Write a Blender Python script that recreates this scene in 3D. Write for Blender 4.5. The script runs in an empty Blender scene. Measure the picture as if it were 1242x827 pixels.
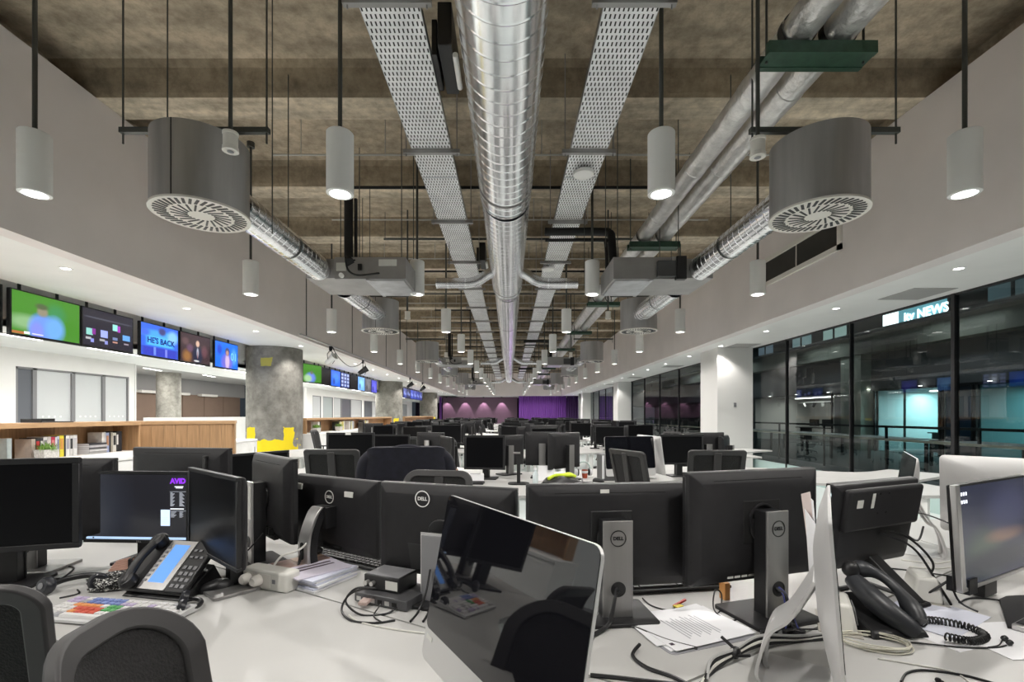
import bpy, math, random
from math import sin, cos, pi, radians as R, sqrt, atan2
from mathutils import Vector, Matrix
random.seed(7)
SC = bpy.context.scene
COL = SC.collection

# ------------------------------------------------------------------ camera, world, exposure
cd = bpy.data.cameras.new('camera'); cam = bpy.data.objects.new('camera', cd); COL.objects.link(cam)
cam.location = (0, 0, 1.38); cam.rotation_euler = (pi/2, 0, 0)
cd.sensor_width = 36; cd.lens = 36*570/1242; cd.shift_x = 3/1242; cd.shift_y = 89.5/1242
cd.clip_start = .02; cd.clip_end = 200
SC.camera = cam
w = bpy.data.worlds.new('night'); SC.world = w; w.use_nodes = True
w.node_tree.nodes['Background'].inputs[0].default_value = (.35, .42, .5, 1)
w.node_tree.nodes['Background'].inputs[1].default_value = .05
vs = SC.view_settings
vs.view_transform = 'Standard'; vs.look = 'None'; vs.gamma = 1; vs.use_curve_mapping = False
vs.exposure = 0.78
PEND_W, DOWN_W, STRIP_W = 62, 40, 14        # watts of the room's lamps

# ------------------------------------------------------------------ helpers
MATS = {}
def nd(nt, t, **kw):
    n = nt.nodes.new(t)
    for k, v in kw.items(): setattr(n, k, v)
    return n
def mat(name, col, rough=.5, metal=0, var=0, scale=8, bump=0, bscale=None, emit=0, ecol=None, spec=None, stretch=None, coat=0):
    if name in MATS: return MATS[name]
    m = bpy.data.materials.new(name); m.use_nodes = True; nt = m.node_tree
    b = nt.nodes['Principled BSDF']
    c = (*col, 1)
    b.inputs['Base Color'].default_value = c; b.inputs['Roughness'].default_value = rough
    b.inputs['Metallic'].default_value = metal
    if spec is not None: b.inputs['Specular IOR Level'].default_value = spec
    if coat: b.inputs['Coat Weight'].default_value = coat; b.inputs['Coat Roughness'].default_value = .05
    if emit:
        b.inputs['Emission Color'].default_value = (*(ecol or col), 1); b.inputs['Emission Strength'].default_value = emit
    if var or bump:
        tc = nd(nt, 'ShaderNodeTexCoord'); mp = nd(nt, 'ShaderNodeMapping')
        if stretch: mp.inputs['Scale'].default_value = stretch
        nt.links.new(tc.outputs['Object'], mp.inputs[0])
        no = nd(nt, 'ShaderNodeTexNoise'); no.inputs['Scale'].default_value = scale; no.inputs['Detail'].default_value = 6
        nt.links.new(mp.outputs[0], no.inputs['Vector'])
        if var:
            cr = nd(nt, 'ShaderNodeValToRGB')
            cr.color_ramp.elements[0].position = .3; cr.color_ramp.elements[1].position = .72
            cr.color_ramp.elements[0].color = (*[max(0, x*(1-var)) for x in col], 1)
            cr.color_ramp.elements[1].color = (*[min(1, x*(1+var)) for x in col], 1)
            nt.links.new(no.outputs[0], cr.inputs[0]); nt.links.new(cr.outputs[0], b.inputs['Base Color'])
        if bump:
            n2 = no
            if bscale:
                n2 = nd(nt, 'ShaderNodeTexNoise'); n2.inputs['Scale'].default_value = bscale; n2.inputs['Detail'].default_value = 4
                nt.links.new(mp.outputs[0], n2.inputs['Vector'])
            bp = nd(nt, 'ShaderNodeBump'); bp.inputs['Strength'].default_value = bump; bp.inputs['Distance'].default_value = .02
            nt.links.new(n2.outputs[0], bp.inputs['Height']); nt.links.new(bp.outputs[0], b.inputs['Normal'])
    MATS[name] = m
    return m
def slots_mat(name, col, dark, sx, sy, frac, metal=0, rough=.4, alt=True):
    """dark punched slots in a sheet, laid out in the object's own x/y plane (metres)"""
    if name in MATS: return MATS[name]
    m = mat(name, col, rough, metal, var=.12, scale=5); nt = m.node_tree; b = nt.nodes['Principled BSDF']
    src = b.inputs['Base Color'].links[0].from_socket
    tc = nd(nt, 'ShaderNodeTexCoord')
    br = nd(nt, 'ShaderNodeTexBrick'); br.offset = .5 if alt else 0
    br.inputs['Scale'].default_value = 1; br.inputs['Brick Width'].default_value = sx; br.inputs['Row Height'].default_value = sy
    br.inputs['Mortar Size'].default_value = min(sx, sy)*frac; br.inputs['Mortar Smooth'].default_value = .1
    nt.links.new(tc.outputs['UV'], br.inputs['Vector'])
    mx = nd(nt, 'ShaderNodeMix', data_type='RGBA')
    nt.links.new(br.outputs['Fac'], mx.inputs['Factor']); mx.inputs['A'].default_value = (*dark, 1)
    nt.links.new(src, mx.inputs['B']); nt.links.new(mx.outputs['Result'], b.inputs['Base Color'])
    return m
def picture(name, base, blobs, strength=1.0, grain=0):
    """a lit screen picture: soft colour patches over a base colour, in UV 0..1"""
    m = bpy.data.materials.new(name); m.use_nodes = True; nt = m.node_tree; b = nt.nodes['Principled BSDF']
    tc = nd(nt, 'ShaderNodeTexCoord'); sx = nd(nt, 'ShaderNodeSeparateXYZ'); nt.links.new(tc.outputs['UV'], sx.inputs[0])
    def M(op, a, c2=None):
        n = nd(nt, 'ShaderNodeMath', operation=op)
        for i, q in enumerate((a, c2)):
            if q is None: continue
            if isinstance(q, (int, float)): n.inputs[i].default_value = q
            else: nt.links.new(q, n.inputs[i])
        return n.outputs[0]
    cur = None
    for (x, y, rx, ry, c, soft) in blobs:
        dx = M('DIVIDE', M('SUBTRACT', sx.outputs[0], x), rx); dy = M('DIVIDE', M('SUBTRACT', sx.outputs[1], y), ry)
        if soft >= 0: d = M('SQRT', M('ADD', M('MULTIPLY', dx, dx), M('MULTIPLY', dy, dy)))
        else: d = M('MAXIMUM', M('ABSOLUTE', dx), M('ABSOLUTE', dy))
        s = max(abs(soft), .02)
        mr = nd(nt, 'ShaderNodeMapRange'); mr.inputs['From Min'].default_value = 1+s/2; mr.inputs['From Max'].default_value = 1-s/2
        nt.links.new(d, mr.inputs['Value'])
        mx = nd(nt, 'ShaderNodeMix', data_type='RGBA'); nt.links.new(mr.outputs[0], mx.inputs['Factor'])
        if cur is None: mx.inputs['A'].default_value = (*base, 1)
        else: nt.links.new(cur, mx.inputs['A'])
        mx.inputs['B'].default_value = (*c, 1); cur = mx.outputs['Result']
    b.inputs['Base Color'].default_value = (.01, .01, .012, 1); b.inputs['Roughness'].default_value = .25
    b.inputs['Emission Strength'].default_value = strength*.78
    if cur is None: b.inputs['Emission Color'].default_value = (*base, 1)
    else: nt.links.new(cur, b.inputs['Emission Color'])
    return m

class MB:
    """collects shapes for ONE mesh object"""
    def __init__(s): s.v = []; s.f = []
    def add(s, vs_, fs):
        o = len(s.v); s.v += [tuple(p) for p in vs_]; s.f += [tuple(i+o for i in f) for f in fs]; return s
    def box(s, c, d, rz=0, rx=0, ry=0):
        M = Matrix.Translation(c) @ Matrix.Rotation(rz, 4, 'Z') @ Matrix.Rotation(ry, 4, 'Y') @ Matrix.Rotation(rx, 4, 'X')
        x, y, z = d[0]/2, d[1]/2, d[2]/2
        return s.add([M @ Vector(p) for p in ((-x,-y,-z),(x,-y,-z),(x,y,-z),(-x,y,-z),(-x,-y,z),(x,-y,z),(x,y,z),(-x,y,z))],
                     [(0,3,2,1),(4,5,6,7),(0,1,5,4),(1,2,6,5),(2,3,7,6),(3,0,4,7)])
    def bb(s, x0, x1, y0, y1, z0, z1): return s.box(((x0+x1)/2, (y0+y1)/2, (z0+z1)/2), (x1-x0, y1-y0, z1-z0))
    def prism(s, pts, z0, z1, M=None):
        n = len(pts); M = M or Matrix()
        a = [M @ Vector((p[0], p[1], z0)) for p in pts] + [M @ Vector((p[0], p[1], z1)) for p in pts]
        return s.add(a, [tuple(range(n-1, -1, -1)), tuple(range(n, 2*n))] + [(i, (i+1) % n, n+(i+1) % n, n+i) for i in range(n)])
    def tube(s, pts, r, n=8, cap=True, closed=False):
        pts = [Vector(p) for p in pts]; N = len(pts)
        rs = r if isinstance(r, (list, tuple)) else [r]*N
        up = Vector((0, 0, 1)); prev = None; vv = []
        for i, p in enumerate(pts):
            if closed: t = pts[(i+1) % N]-pts[i-1]
            else: t = pts[min(i+1, N-1)]-pts[max(i-1, 0)]
            if t.length < 1e-9: t = Vector((0, 0, 1))
            t.normalize()
            if prev is None:
                a = up if abs(t.z) < .95 else Vector((1, 0, 0))
                u = t.cross(a).normalized()
            else:
                u = prev - t*prev.dot(t)
                u = u.normalized() if u.length > 1e-6 else t.orthogonal().normalized()
            prev = u; w_ = t.cross(u)
            vv += [p + (u*cos(2*pi*k/n) + w_*sin(2*pi*k/n))*rs[i] for k in range(n)]
        ff = []
        for i in range(N if closed else N-1):
            j = (i+1) % N
            ff += [(i*n+k, i*n+(k+1) % n, j*n+(k+1) % n, j*n+k) for k in range(n)]
        if cap and not closed: ff += [tuple(range(n-1, -1, -1)), tuple((N-1)*n+k for k in range(n))]
        return s.add(vv, ff)
    def cyl(s, c, r, h, n=20, r2=None): return s.tube([c, (c[0], c[1], c[2]+h)], [r, r if r2 is None else r2], n)
    def lathe(s, prof, n=24, c=(0, 0, 0), M=None, cap=False):
        M = M or Matrix.Translation(c); vv = []
        for (r, z) in prof: vv += [M @ Vector((r*cos(2*pi*k/n), r*sin(2*pi*k/n), z)) for k in range(n)]
        ff = []
        for i in range(len(prof)-1): ff += [(i*n+k, i*n+(k+1) % n, (i+1)*n+(k+1) % n, (i+1)*n+k) for k in range(n)]
        if cap: ff += [tuple(range(n-1, -1, -1)), tuple((len(prof)-1)*n+k for k in range(n))]
        return s.add(vv, ff)
    def ball(s, c, r, n=12, sc=(1, 1, 1)):
        m = n//2; vv = []; 
        for i in range(m+1):
            t = pi*i/m; vv += [(c[0]+r*sc[0]*sin(t)*cos(2*pi*k/n), c[1]+r*sc[1]*sin(t)*sin(2*pi*k/n), c[2]+r*sc[2]*cos(t)) for k in range(n)]
        return s.add(vv, [(i*n+k, (i+1)*n+k, (i+1)*n+(k+1) % n, i*n+(k+1) % n) for i in range(m) for k in range(n)])
    def mesh(s, name, m=None, smooth=35):
        me = bpy.data.meshes.new(name); me.from_pydata(s.v, [], s.f); me.update()
        if smooth:
            me.polygons.foreach_set('use_smooth', [True]*len(me.polygons)); me.set_sharp_from_angle(angle=R(smooth))
        if m: me.materials.append(m)
        return me
    def build(s, name, m, parent=None, smooth=35, bevel=0, seg=2):
        o = bpy.data.objects.new(name, s.mesh(name, m, smooth)); COL.objects.link(o)
        if parent: o.parent = parent
        if bevel:
            bv = o.modifiers.new('round', 'BEVEL'); bv.width = bevel; bv.segments = seg; bv.limit_method = 'ANGLE'; bv.angle_limit = R(40)
            if not smooth: pass
        return o
def quad(name, pts, m, parent=None):
    """flat rectangle with UV 0..1: pts bl, br, tr, tl"""
    me = bpy.data.meshes.new(name); me.from_pydata([tuple(p) for p in pts], [], [(0, 1, 2, 3)])
    uv = me.uv_layers.new(name='UV')
    for i, q in enumerate(((0, 0), (1, 0), (1, 1), (0, 1))): uv.data[i].uv = q
    me.materials.append(m); o = bpy.data.objects.new(name, me); COL.objects.link(o)
    if parent: o.parent = parent
    return o
def uv_metric(o, ax=0, ay=1):
    """UV in metres from two object axes"""
    me = o.data; uv = me.uv_layers.new(name='UV')
    for l in me.loops:
        c = me.vertices[l.vertex_index].co; uv.data[l.index].uv = (c[ax], c[ay])
def tag(o, label=None, cat=None, group=None, kind=None):
    if label: o['label'] = label
    if cat: o['category'] = cat
    if group: o['group'] = group
    if kind: o['kind'] = kind
    return o
def struct(o): o['kind'] = 'structure'; return o
def thing(name, label, cat, loc=(0, 0, 0), rz=0, group=None):
    o = bpy.data.objects.new(name, None); COL.objects.link(o); o.empty_display_size = .1
    o.location = loc; o.rotation_euler = (0, 0, rz); return tag(o, label, cat, group)
KIDS = {}
def dup(root, loc, rz=None, label=None, group=None):
    def cp(o, par):
        c = o.copy(); COL.objects.link(c)
        if par is not None: c.parent = par
        for ch in o.children: cp(ch, c)
        return c
    r = cp(root, None); r.location = loc
    if rz is not None: r.rotation_euler = (0, 0, rz)
    if label: r['label'] = label
    if group: r['group'] = group
    return r
TXT = {}
def text(name, s, size, m, parent=None, M=None, depth=.0008, bold=0, align='CENTER'):
    key = (s, size, depth, bold, align)
    if key not in TXT:
        cu = bpy.data.curves.new('text', 'FONT'); cu.body = s; cu.size = size; cu.extrude = depth; cu.offset = bold
        cu.align_x = align; cu.align_y = 'CENTER'; cu.resolution_u = 3
        ob = bpy.data.objects.new('text', cu); COL.objects.link(ob)
        bpy.context.view_layer.update()
        me = bpy.data.meshes.new_from_object(ob.evaluated_get(bpy.context.evaluated_depsgraph_get()))
        bpy.data.objects.remove(ob); me.materials.clear(); TXT[key] = me
    me = TXT[key].copy(); me.materials.append(m)
    o = bpy.data.objects.new(name, me); COL.objects.link(o)
    if parent: o.parent = parent
    if M is not None: o.matrix_local = M
    return o
def face_mat(origin, right, up):
    r_ = Vector(right).normalized(); u_ = Vector(up).normalized(); n_ = r_.cross(u_)
    M = Matrix((r_, u_, n_)).transposed().to_4x4(); M.translation = origin; return M
def rrect(w_, h_, r, n=4, cx=0, cy=0):
    p = []
    for (sx, sy, a0) in ((1, 1, 0), (-1, 1, 90), (-1, -1, 180), (1, -1, 270)):
        for k in range(n+1):
            a = R(a0+90*k/n); p.append((cx+sx*(w_/2-r)+r*cos(a), cy+sy*(h_/2-r)+r*sin(a)))
    return p
def curve(pts, n=8):
    """Catmull-Rom through points"""
    P = [Vector(p) for p in pts]; out = []
    for i in range(len(P)-1):
        p0, p1, p2, p3 = P[max(i-1, 0)], P[i], P[i+1], P[min(i+2, len(P)-1)]
        for k in range(n):
            t = k/n
            out.append(.5*((2*p1)+(p2-p0)*t+(2*p0-5*p1+4*p2-p3)*t*t+(3*p1-p0-3*p2+p3)*t**3))
    return out+[P[-1]]
ORD = ['first', 'second', 'third', 'fourth', 'fifth', 'sixth', 'seventh', 'eighth', 'ninth', 'tenth', 'eleventh', 'twelfth', 'thirteenth',
       'fourteenth', 'fifteenth', 'sixteenth', 'seventeenth', 'eighteenth']

# ------------------------------------------------------------------ materials
white = mat('white paint', (.86, .85, .835), .6, var=.03, scale=2)
bulk_m = mat('bulkhead plaster', (.80, .745, .73), .7, var=.04, scale=1.5)
desk_m = mat('white desk laminate', (.50, .495, .48), .38, var=.02, scale=3)
black = mat('black plastic', (.012, .012, .013), .42, var=.15, scale=40)
char = mat('charcoal plastic', (.016, .0155, .017), .5, spec=.35, var=.12, scale=30)
greyp = mat('grey plastic', (.22, .22, .23), .45)
silver = mat('brushed aluminium', (.62, .61, .60), .33, .85, var=.06, scale=30, stretch=(1, 1, .05))
dsilver = mat('dark silver', (.30, .295, .29), .38, .75, var=.08, scale=30, stretch=(1, 1, .05))
imac_m = mat('satin aluminium', (.66, .655, .65), .42, .55)
matte_scr = mat('matte black screen', (.004, .004, .0048), .28, spec=.16)
gloss_scr = mat('glossy black screen', (.006, .006, .008), .03, spec=.8)
galv = mat('galvanised steel', (.52, .53, .55), .34, .9, var=.18, scale=6)
galvd = mat('dull galvanised sheet', (.36, .35, .345), .5, .55, var=.12, scale=4)
spiral = mat('spiral duct steel', (.90, .91, .94), .2, 1, var=.08, scale=5, bump=.02, bscale=5)
foil = mat('foil lagging', (.82, .80, .79), .3, .72, var=.15, scale=9, bump=.35, bscale=30)
rod_m = mat('dark steel rod', (.10, .105, .10), .45, .6)
blackpipe = mat('black lagging', (.012, .012, .013), .7)
cream = mat('cream powder coat', (.78, .75, .70), .5)
drum_m = mat('grey drum steel', (.46, .455, .455), .42, .8, var=.2, scale=2.2, stretch=(3, 3, .3))
green_st = mat('green steel', (.035, .085, .055), .45, var=.2, scale=20)
lampw = mat('white lamp body', (.86, .86, .845), .45)
glow = mat('lamp glow', (1, .98, .95), .5, emit=9)
glow2 = mat('soft strip glow', (1, .98, .96), .5, emit=4)
wood = mat('oak veneer', (.40, .235, .115), .5, var=.22, scale=7, stretch=(6, 6, .35))
wood2 = mat('oak edge', (.47, .29, .15), .5, var=.15, scale=7, stretch=(1, 1, 6))
cable_b = mat('black cable', (.012, .012, .013), .45)
cable_w = mat('white cable', (.68, .67, .62), .45)
paper = mat('paper', (.83, .83, .85), .7)
sticker = mat('paper sticker', (.72, .72, .68), .6)
fabric = mat('black chair mesh', (.010, .0095, .0095), .85, var=.5, scale=160, bump=.3)
rim_m = mat('chair frame plastic', (.03, .0285, .029), .55)
navy = mat('navy cloth', (.008, .008, .016), .9, var=.3, scale=20)
chrome = mat('chrome', (.8, .8, .8), .12, 1)
red_m = mat('red plastic', (.55, .03, .02), .4); yellow = mat('yellow', (.85, .68, .03), .5)
orange = mat('terracotta', (.55, .22, .10), .6); pink = mat('pink note', (.80, .16, .26), .6)

def concrete(name, col, paint=None, k=1, stretch=None):
    m = mat(name, col, .85, var=.32, scale=1.6*k, bump=.35, bscale=7*k, stretch=stretch)
    nt = m.node_tree; b = nt.nodes['Principled BSDF']
    tc = nd(nt, 'ShaderNodeTexCoord'); src = b.inputs['Base Color'].links[0].from_socket
    n2 = nd(nt, 'ShaderNodeTexNoise'); n2.inputs['Scale'].default_value = 6*k; n2.inputs['Detail'].default_value = 8; n2.inputs['Roughness'].default_value = .7
    nt.links.new(tc.outputs['Object'], n2.inputs['Vector'])
    cr = nd(nt, 'ShaderNodeValToRGB'); cr.color_ramp.elements[0].position = .32; cr.color_ramp.elements[1].position = .62
    cr.color_ramp.elements[0].color = (.42, .40, .38, 1); cr.color_ramp.elements[1].color = (1, 1, 1, 1)
    nt.links.new(n2.outputs[0], cr.inputs[0])
    mx = nd(nt, 'ShaderNodeMix', data_type='RGBA', blend_type='MULTIPLY'); mx.inputs['Factor'].default_value = .75
    nt.links.new(src, mx.inputs['A']); nt.links.new(cr.outputs[0], mx.inputs['B']); out = mx.outputs['Result']
    if paint:
        sp = nd(nt, 'ShaderNodeSeparateXYZ'); nt.links.new(tc.outputs['Object'], sp.inputs[0])
        sn = nd(nt, 'ShaderNodeTexNoise'); sn.inputs['Scale'].default_value = 5; nt.links.new(tc.outputs['Object'], sn.inputs['Vector'])
        for (x, z, rx, rz_, c) in paint:
            def M(op, a, c2):
                n = nd(nt, 'ShaderNodeMath', operation=op)
                for i, q in enumerate((a, c2)):
                    if isinstance(q, (int, float)): n.inputs[i].default_value = q
                    else: nt.links.new(q, n.inputs[i])
                return n.outputs[0]
            dx = M('ABSOLUTE', M('DIVIDE', M('SUBTRACT', sp.outputs[0], x), rx), 0); dz = M('ABSOLUTE', M('DIVIDE', M('SUBTRACT', sp.outputs[2], z), rz_), 0)
            d = M('ADD', M('MAXIMUM', dx, dz), M('MULTIPLY', M('SUBTRACT', sn.outputs[0], .5), 1.1))
            front = M('LESS_THAN', sp.outputs[1], 0)
            msk = M('MULTIPLY', M('LESS_THAN', d, 1), front)
            m2 = nd(nt, 'ShaderNodeMix', data_type='RGBA'); nt.links.new(msk, m2.inputs['Factor']); nt.links.new(out, m2.inputs['A'])
            m2.inputs['B'].default_value = (*c, 1); out = m2.outputs['Result']
    nt.links.new(out, b.inputs['Base Color'])
    return m
ceil_m = concrete('board marked concrete', (.53, .445, .335), None, 1.3, (.45, 1.6, 1.6))
col_m = concrete('raw concrete column', (.27, .26, .235), [(.24, .62, .36, .17, (.80, .62, .01)), (-.30, .95, .14, .14, (.80, .62, .01)), (.5, .82, .08, .25, (.80, .62, .01)), (.1, 2.62, .12, .1, (.5, .45, .1))])
col_m2 = concrete('raw concrete column far', (.31, .30, .265), [(-.3, 1.0, .12, .2, (.8, .62, .02)), (.45, 1.0, .1, .2, (.8, .62, .02))])

# ------------------------------------------------------------------ room shell
Y0, Y1 = -4.0, 40.0
struct(MB().bb(-16.2, 6.2, Y0, 46, -.1, 0).build('floor', mat('pale aqua floor', (.60, .655, .645), .5, var=.05, scale=1), smooth=0))
prof = [(Y0, 5.10)]
k = -4
while 4.88+1.95*k < Y1-1:
    y = 4.88+1.95*k
    if y > Y0: prof += [(y-.10, 5.10), (y, 5.08), (y+.05, 5.02), (y+.11, 4.80), (y+.13, 4.76), (y+.50, 4.76), (y+.53, 4.79), (y+.62, 5.04), (y+.70, 5.10)]
    k += 1
prof += [(Y1, 5.10)]
mb = MB(); vv = []; ff = []
for (y, z) in prof: vv += [(-5.4, y, z), (5.4, y, z), (-5.4, y, 5.3), (5.4, y, 5.3)]
for i in range(len(prof)-1):
    a = 4*i; ff += [(a, a+1, a+5, a+4), (a+2, a+6, a+7, a+3)]
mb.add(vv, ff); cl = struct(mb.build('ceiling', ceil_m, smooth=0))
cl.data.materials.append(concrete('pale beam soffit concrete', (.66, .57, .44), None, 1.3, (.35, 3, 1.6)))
cl.data.materials.append(concrete('stained and shaded beam concrete', (.38, .31, .22), None, 1.3, (.45, 1.6, 1.6)))  # beam sides darkened: stain plus shade put into the colour
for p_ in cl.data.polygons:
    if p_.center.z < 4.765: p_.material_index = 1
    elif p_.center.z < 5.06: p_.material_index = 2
mb = MB().bb(4.75, 5.2, Y0, Y1, 4.86, 5.12).bb(-5.2, -4.8, Y0, Y1, 4.86, 5.12)
struct(mb.build('trim_1', ceil_m, smooth=0))
struct(MB().bb(-4.6, -4.40, Y0, Y1, 3.0, 4.755).build('wall_left', bulk_m, smooth=0))
struct(MB().bb(4.43, 4.65, Y0, Y1, 3.0, 4.755).build('wall_right', bulk_m, smooth=0))
struct(MB().bb(-4.5, 4.5, Y1, Y1+.2, 3.0, 5.3).bb(-5.45, -5.4, Y0, Y1, 3.08, 5.3).bb(5.4, 5.45, Y0, Y1, 3.08, 5.3).build('wall_far', bulk_m, smooth=0))
struct(MB().bb(-6.05, -4.6, Y0, Y1+4, 3.0, 3.08).build('ceiling_soffit_left', white, smooth=0))
struct(MB().bb(4.65, 6.05, Y0, Y1+4, 3.0, 3.08).build('ceiling_soffit_right', white, smooth=0))
struct(MB().bb(-6.40, -6.05, Y0, Y1+4, 3.1, 3.2).bb(-6.07, -6.05, Y0, Y1+4, 3.0, 3.1).bb(-6.40, -6.33, Y0, Y1+4, 2.5, 3.12).build('trim_2', white, smooth=0))
struct(MB().bb(-8.4, -6.33, Y0, Y1+4, 2.5, 2.58).build('ceiling_corridor', white, smooth=0))
struct(MB().bb(-16.2, -8.4, 10.4, 19.4, 3.0, 3.1).bb(-8.45, -8.4, 10.4, 19.2, 2.5, 3.05).build('ceiling_bay', mat('grey bay ceiling', (.42, .41, .40), .7), smooth=0))
struct(MB().bb(-16.2, 6.2, Y0-.2, Y0, 0, 5.3).build('wall_near', mat('dark rear wall', (.10, .10, .10), .7), smooth=0))
# end of the room: lowered ceiling, purple drapes and dark set wall
struct(MB().bb(-6.2, 6.2, 40.2, 46, 3.0, 3.1).build('ceiling_end', white, smooth=0))
purp_d = mat('dark purple wall', (.030, .012, .040), .7)
struct(MB().bb(-9, 6.2, 45.0, 45.2, 0, 3.1).build('wall_end', purp_d, smooth=0))

# partition wall with glazed fronts on the left
def partition(n, y0, y1, panes):
    x = -8.3; nm = 'wall_partition_%d' % n
    wl = struct(MB().bb(x-.1, x, y0, y1, 2.2, 2.52).build('wall_partition', white, smooth=0))
    edges = sorted(panes); last = y0; mb = MB()
    for (a, b, c) in edges:
        if a-last > .02: mb.bb(x-.1, x, last, a, 0, 2.2)
        last = b
    if y1-last > .02: mb.bb(x-.1, x, last, y1, 0, 2.2)
    if mb.v: mb.build('wall_panel', white, wl, smooth=0)
    for (a, b, c) in edges:
        p = MB().bb(x-.06, x-.03, a+.03, b-.03, .05, 2.17).build('pane', c, wl, smooth=0)
        MB().bb(x-.07, x-.0, a, a+.035, 0, 2.2).bb(x-.07, x, b-.035, b, 0, 2.2).bb(x-.07, x, a, b, 2.165, 2.2).bb(x-.07, x, a, b, 0, .06).build('frame', greyp, wl, smooth=0)
        if c is frost:
            m2 = MB()
            q = a+.15
            while q < b-.15: m2.bb(x-.029, x-.027, q, q+.035, 1.33, 1.365); q += .11
            tag(m2.build('dot_band', white, wl, smooth=0), kind='stuff')
    return wl
frost = mat('frosted white glass', (.62, .64, .65), .25)
fgrey = mat('grey glass', (.16, .17, .19), .15)
fteal = mat('pale teal glass', (.48, .53, .53), .2)
partition(1, Y0, 10.4, [(-3.8, -1.2, frost), (-1.2, 1.4, frost), (1.4, 4.4, frost), (4.7, 7.6, fteal), (7.9, 8.22, fgrey), (8.22, 8.95, frost), (8.95, 9.62, frost), (9.62, 10.25, frost)])
partition(2, 19.2, 40, [(19.8, 20.7, frost), (20.9, 22.1, fteal), (22.2, 23.2, frost), (23.2, 24.6, fgrey), (24.6, 26.4, frost), (26.8, 28.4, fgrey), (28.4, 29.8, frost), (30.0, 31.6, frost), (31.6, 33.0, fgrey), (33.4, 35.4, frost), (35.6, 38, frost)])
struct(MB().bb(-16.2, -8.42, 10.3, 10.38, 0, 3.05).bb(-8.41, -8.29, 10.402, 10.44, 0, 2.5).build('wall_return', white, smooth=0))
brown = mat('brown acoustic panels', (.20, .135, .10), .8, var=.05, scale=2)
bw = struct(MB().bb(-14.8, -14.65, 10.4, 26, 2.3, 3.05).build('wall_bay', mat('grey bay wall', (.36, .35, .345), .7), smooth=0))
y = 10.5
while y < 25: MB().bb(-14.7, -14.6, y, y+1.46, 0, 2.3).build('panel', brown, bw, smooth=0); y += 1.5
struct(MB().bb(-16.2, -8.4, 19.2, 19.4, 0, .01).bb(-14.6, -8.4, 26, 26.1, 0, 3.05).build('wall_bay_end', white, smooth=0))
struct(MB().bb(-14.6, -8.3, 19.4, 26.0, 3.0, 3.1).build('ceiling_bay_far', MATS['grey bay ceiling'], smooth=0))
struct(MB().bb(-10.6, -10.45, 13.6, 18.6, 0, 1.3).build('wall_low', white, smooth=0))

# columns
def round_column(n, x, y, r, m, top=3.0):
    o = MB().lathe([(r, 0), (r, .9), (r*1.004, 1.6), (r, 2.2), (r, top)], 48).build('column', m); o.location = (x, y, 0); struct(o)
    return o
round_column(1, -5.79, 11.6, .63, col_m); round_column(2, -5.94, 23.2, .65, col_m2); round_column(3, -6.0, 34.8, .65, col_m2)
round_column(4, -13.2, 18.2, .4, col_m2, 3.05)
colw = mat('white column paint', (.72, .71, .69), .55)
wcs = []
for (x0, x1, y0, y1) in ((5.0, 5.85, 11.3, 12.3), (5.30, 5.97, 23.0, 24.0), (5.36, 5.97, 34.5, 35.4)):
    o = struct(MB().bb(x0, x1, y0, y1, 0, 3.0).build('column_white', colw, smooth=0))
    if y0 < 12: 
        MB().box((5.42, 11.295, 1.62), (.06, .012, .10)).build('thermostat', greyp, o)

# glazing on the right
def glass_mat():
    m = bpy.data.materials.new('tinted curtain glass'); m.use_nodes = True; nt = m.node_tree; nt.nodes.clear()
    o = nd(nt, 'ShaderNodeOutputMaterial'); t = nd(nt, 'ShaderNodeBsdfTransparent'); t.inputs[0].default_value = (.66, .74, .72, 1)
    g = nd(nt, 'ShaderNodeBsdfGlossy'); g.inputs['Roughness'].default_value = .0; g.inputs['Color'].default_value = (.8, .82, .82, 1)
    f = nd(nt, 'ShaderNodeFresnel'); f.inputs[0].default_value = 1.62
    mx = nd(nt, 'ShaderNodeMixShader'); nt.links.new(f.outputs[0], mx.inputs[0]); nt.links.new(t.outputs[0], mx.inputs[1]); nt.links.new(g.outputs[0], mx.inputs[2])
    nt.links.new(mx.outputs[0], o.inputs[0]); return m
glass = glass_mat()
frostaqua = mat('frosted aqua glass', (.38, .50, .48), .35)
mull = mat('black mullion', (.01, .01, .011), .4)
wn = 0
def win(y0, y1, thick=.02):
    global wn; wn += 1; x = 5.95
    o = struct(MB().bb(x-.03, x+.04, y0-thick/2, y0+thick/2, 0, 3.0).bb(x-.02, x+.03, y0, y1, 2.97, 3.0).bb(x-.015, x+.025, y0, y1, .32, .335).build('window_%d' % wn, mull, smooth=0))
    quad('pane', [(x, y1-.01, .335), (x, y0+.01, .335), (x, y0+.01, 2.97), (x, y1-.01, 2.97)], glass, o)
    MB().bb(x-.005, x+.005, y0+.01, y1-.01, 0, .32).build('spandrel', frostaqua, o, smooth=0)
ys = [-3.2, -1.3, .6, 2.5, 4.38, 6.28, 8.18, 10.08, 11.98]
for a, b in zip(ys, ys[1:]): win(a, b, .05 if abs(a-6.28) < .1 else .022)
ys = [12.3, 14.4, 16.5, 18.6, 20.7, 22.8, 24.9, 27, 29.1, 31.2, 33.3, 35.4, 37.5, 39.6, 41.7]
for a, b in zip(ys, ys[1:]): win(a, b)
struct(MB().bb(5.80, 5.98, 12.3, 12.5, 0, 3).bb(5.80, 5.98, 24.0, 24.3, 0, 3).bb(5.3, 5.98, 36, 36.1, 0, 3).build('trim_3', mat('grey green return', (.40, .42, .40), .6), smooth=0))

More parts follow.
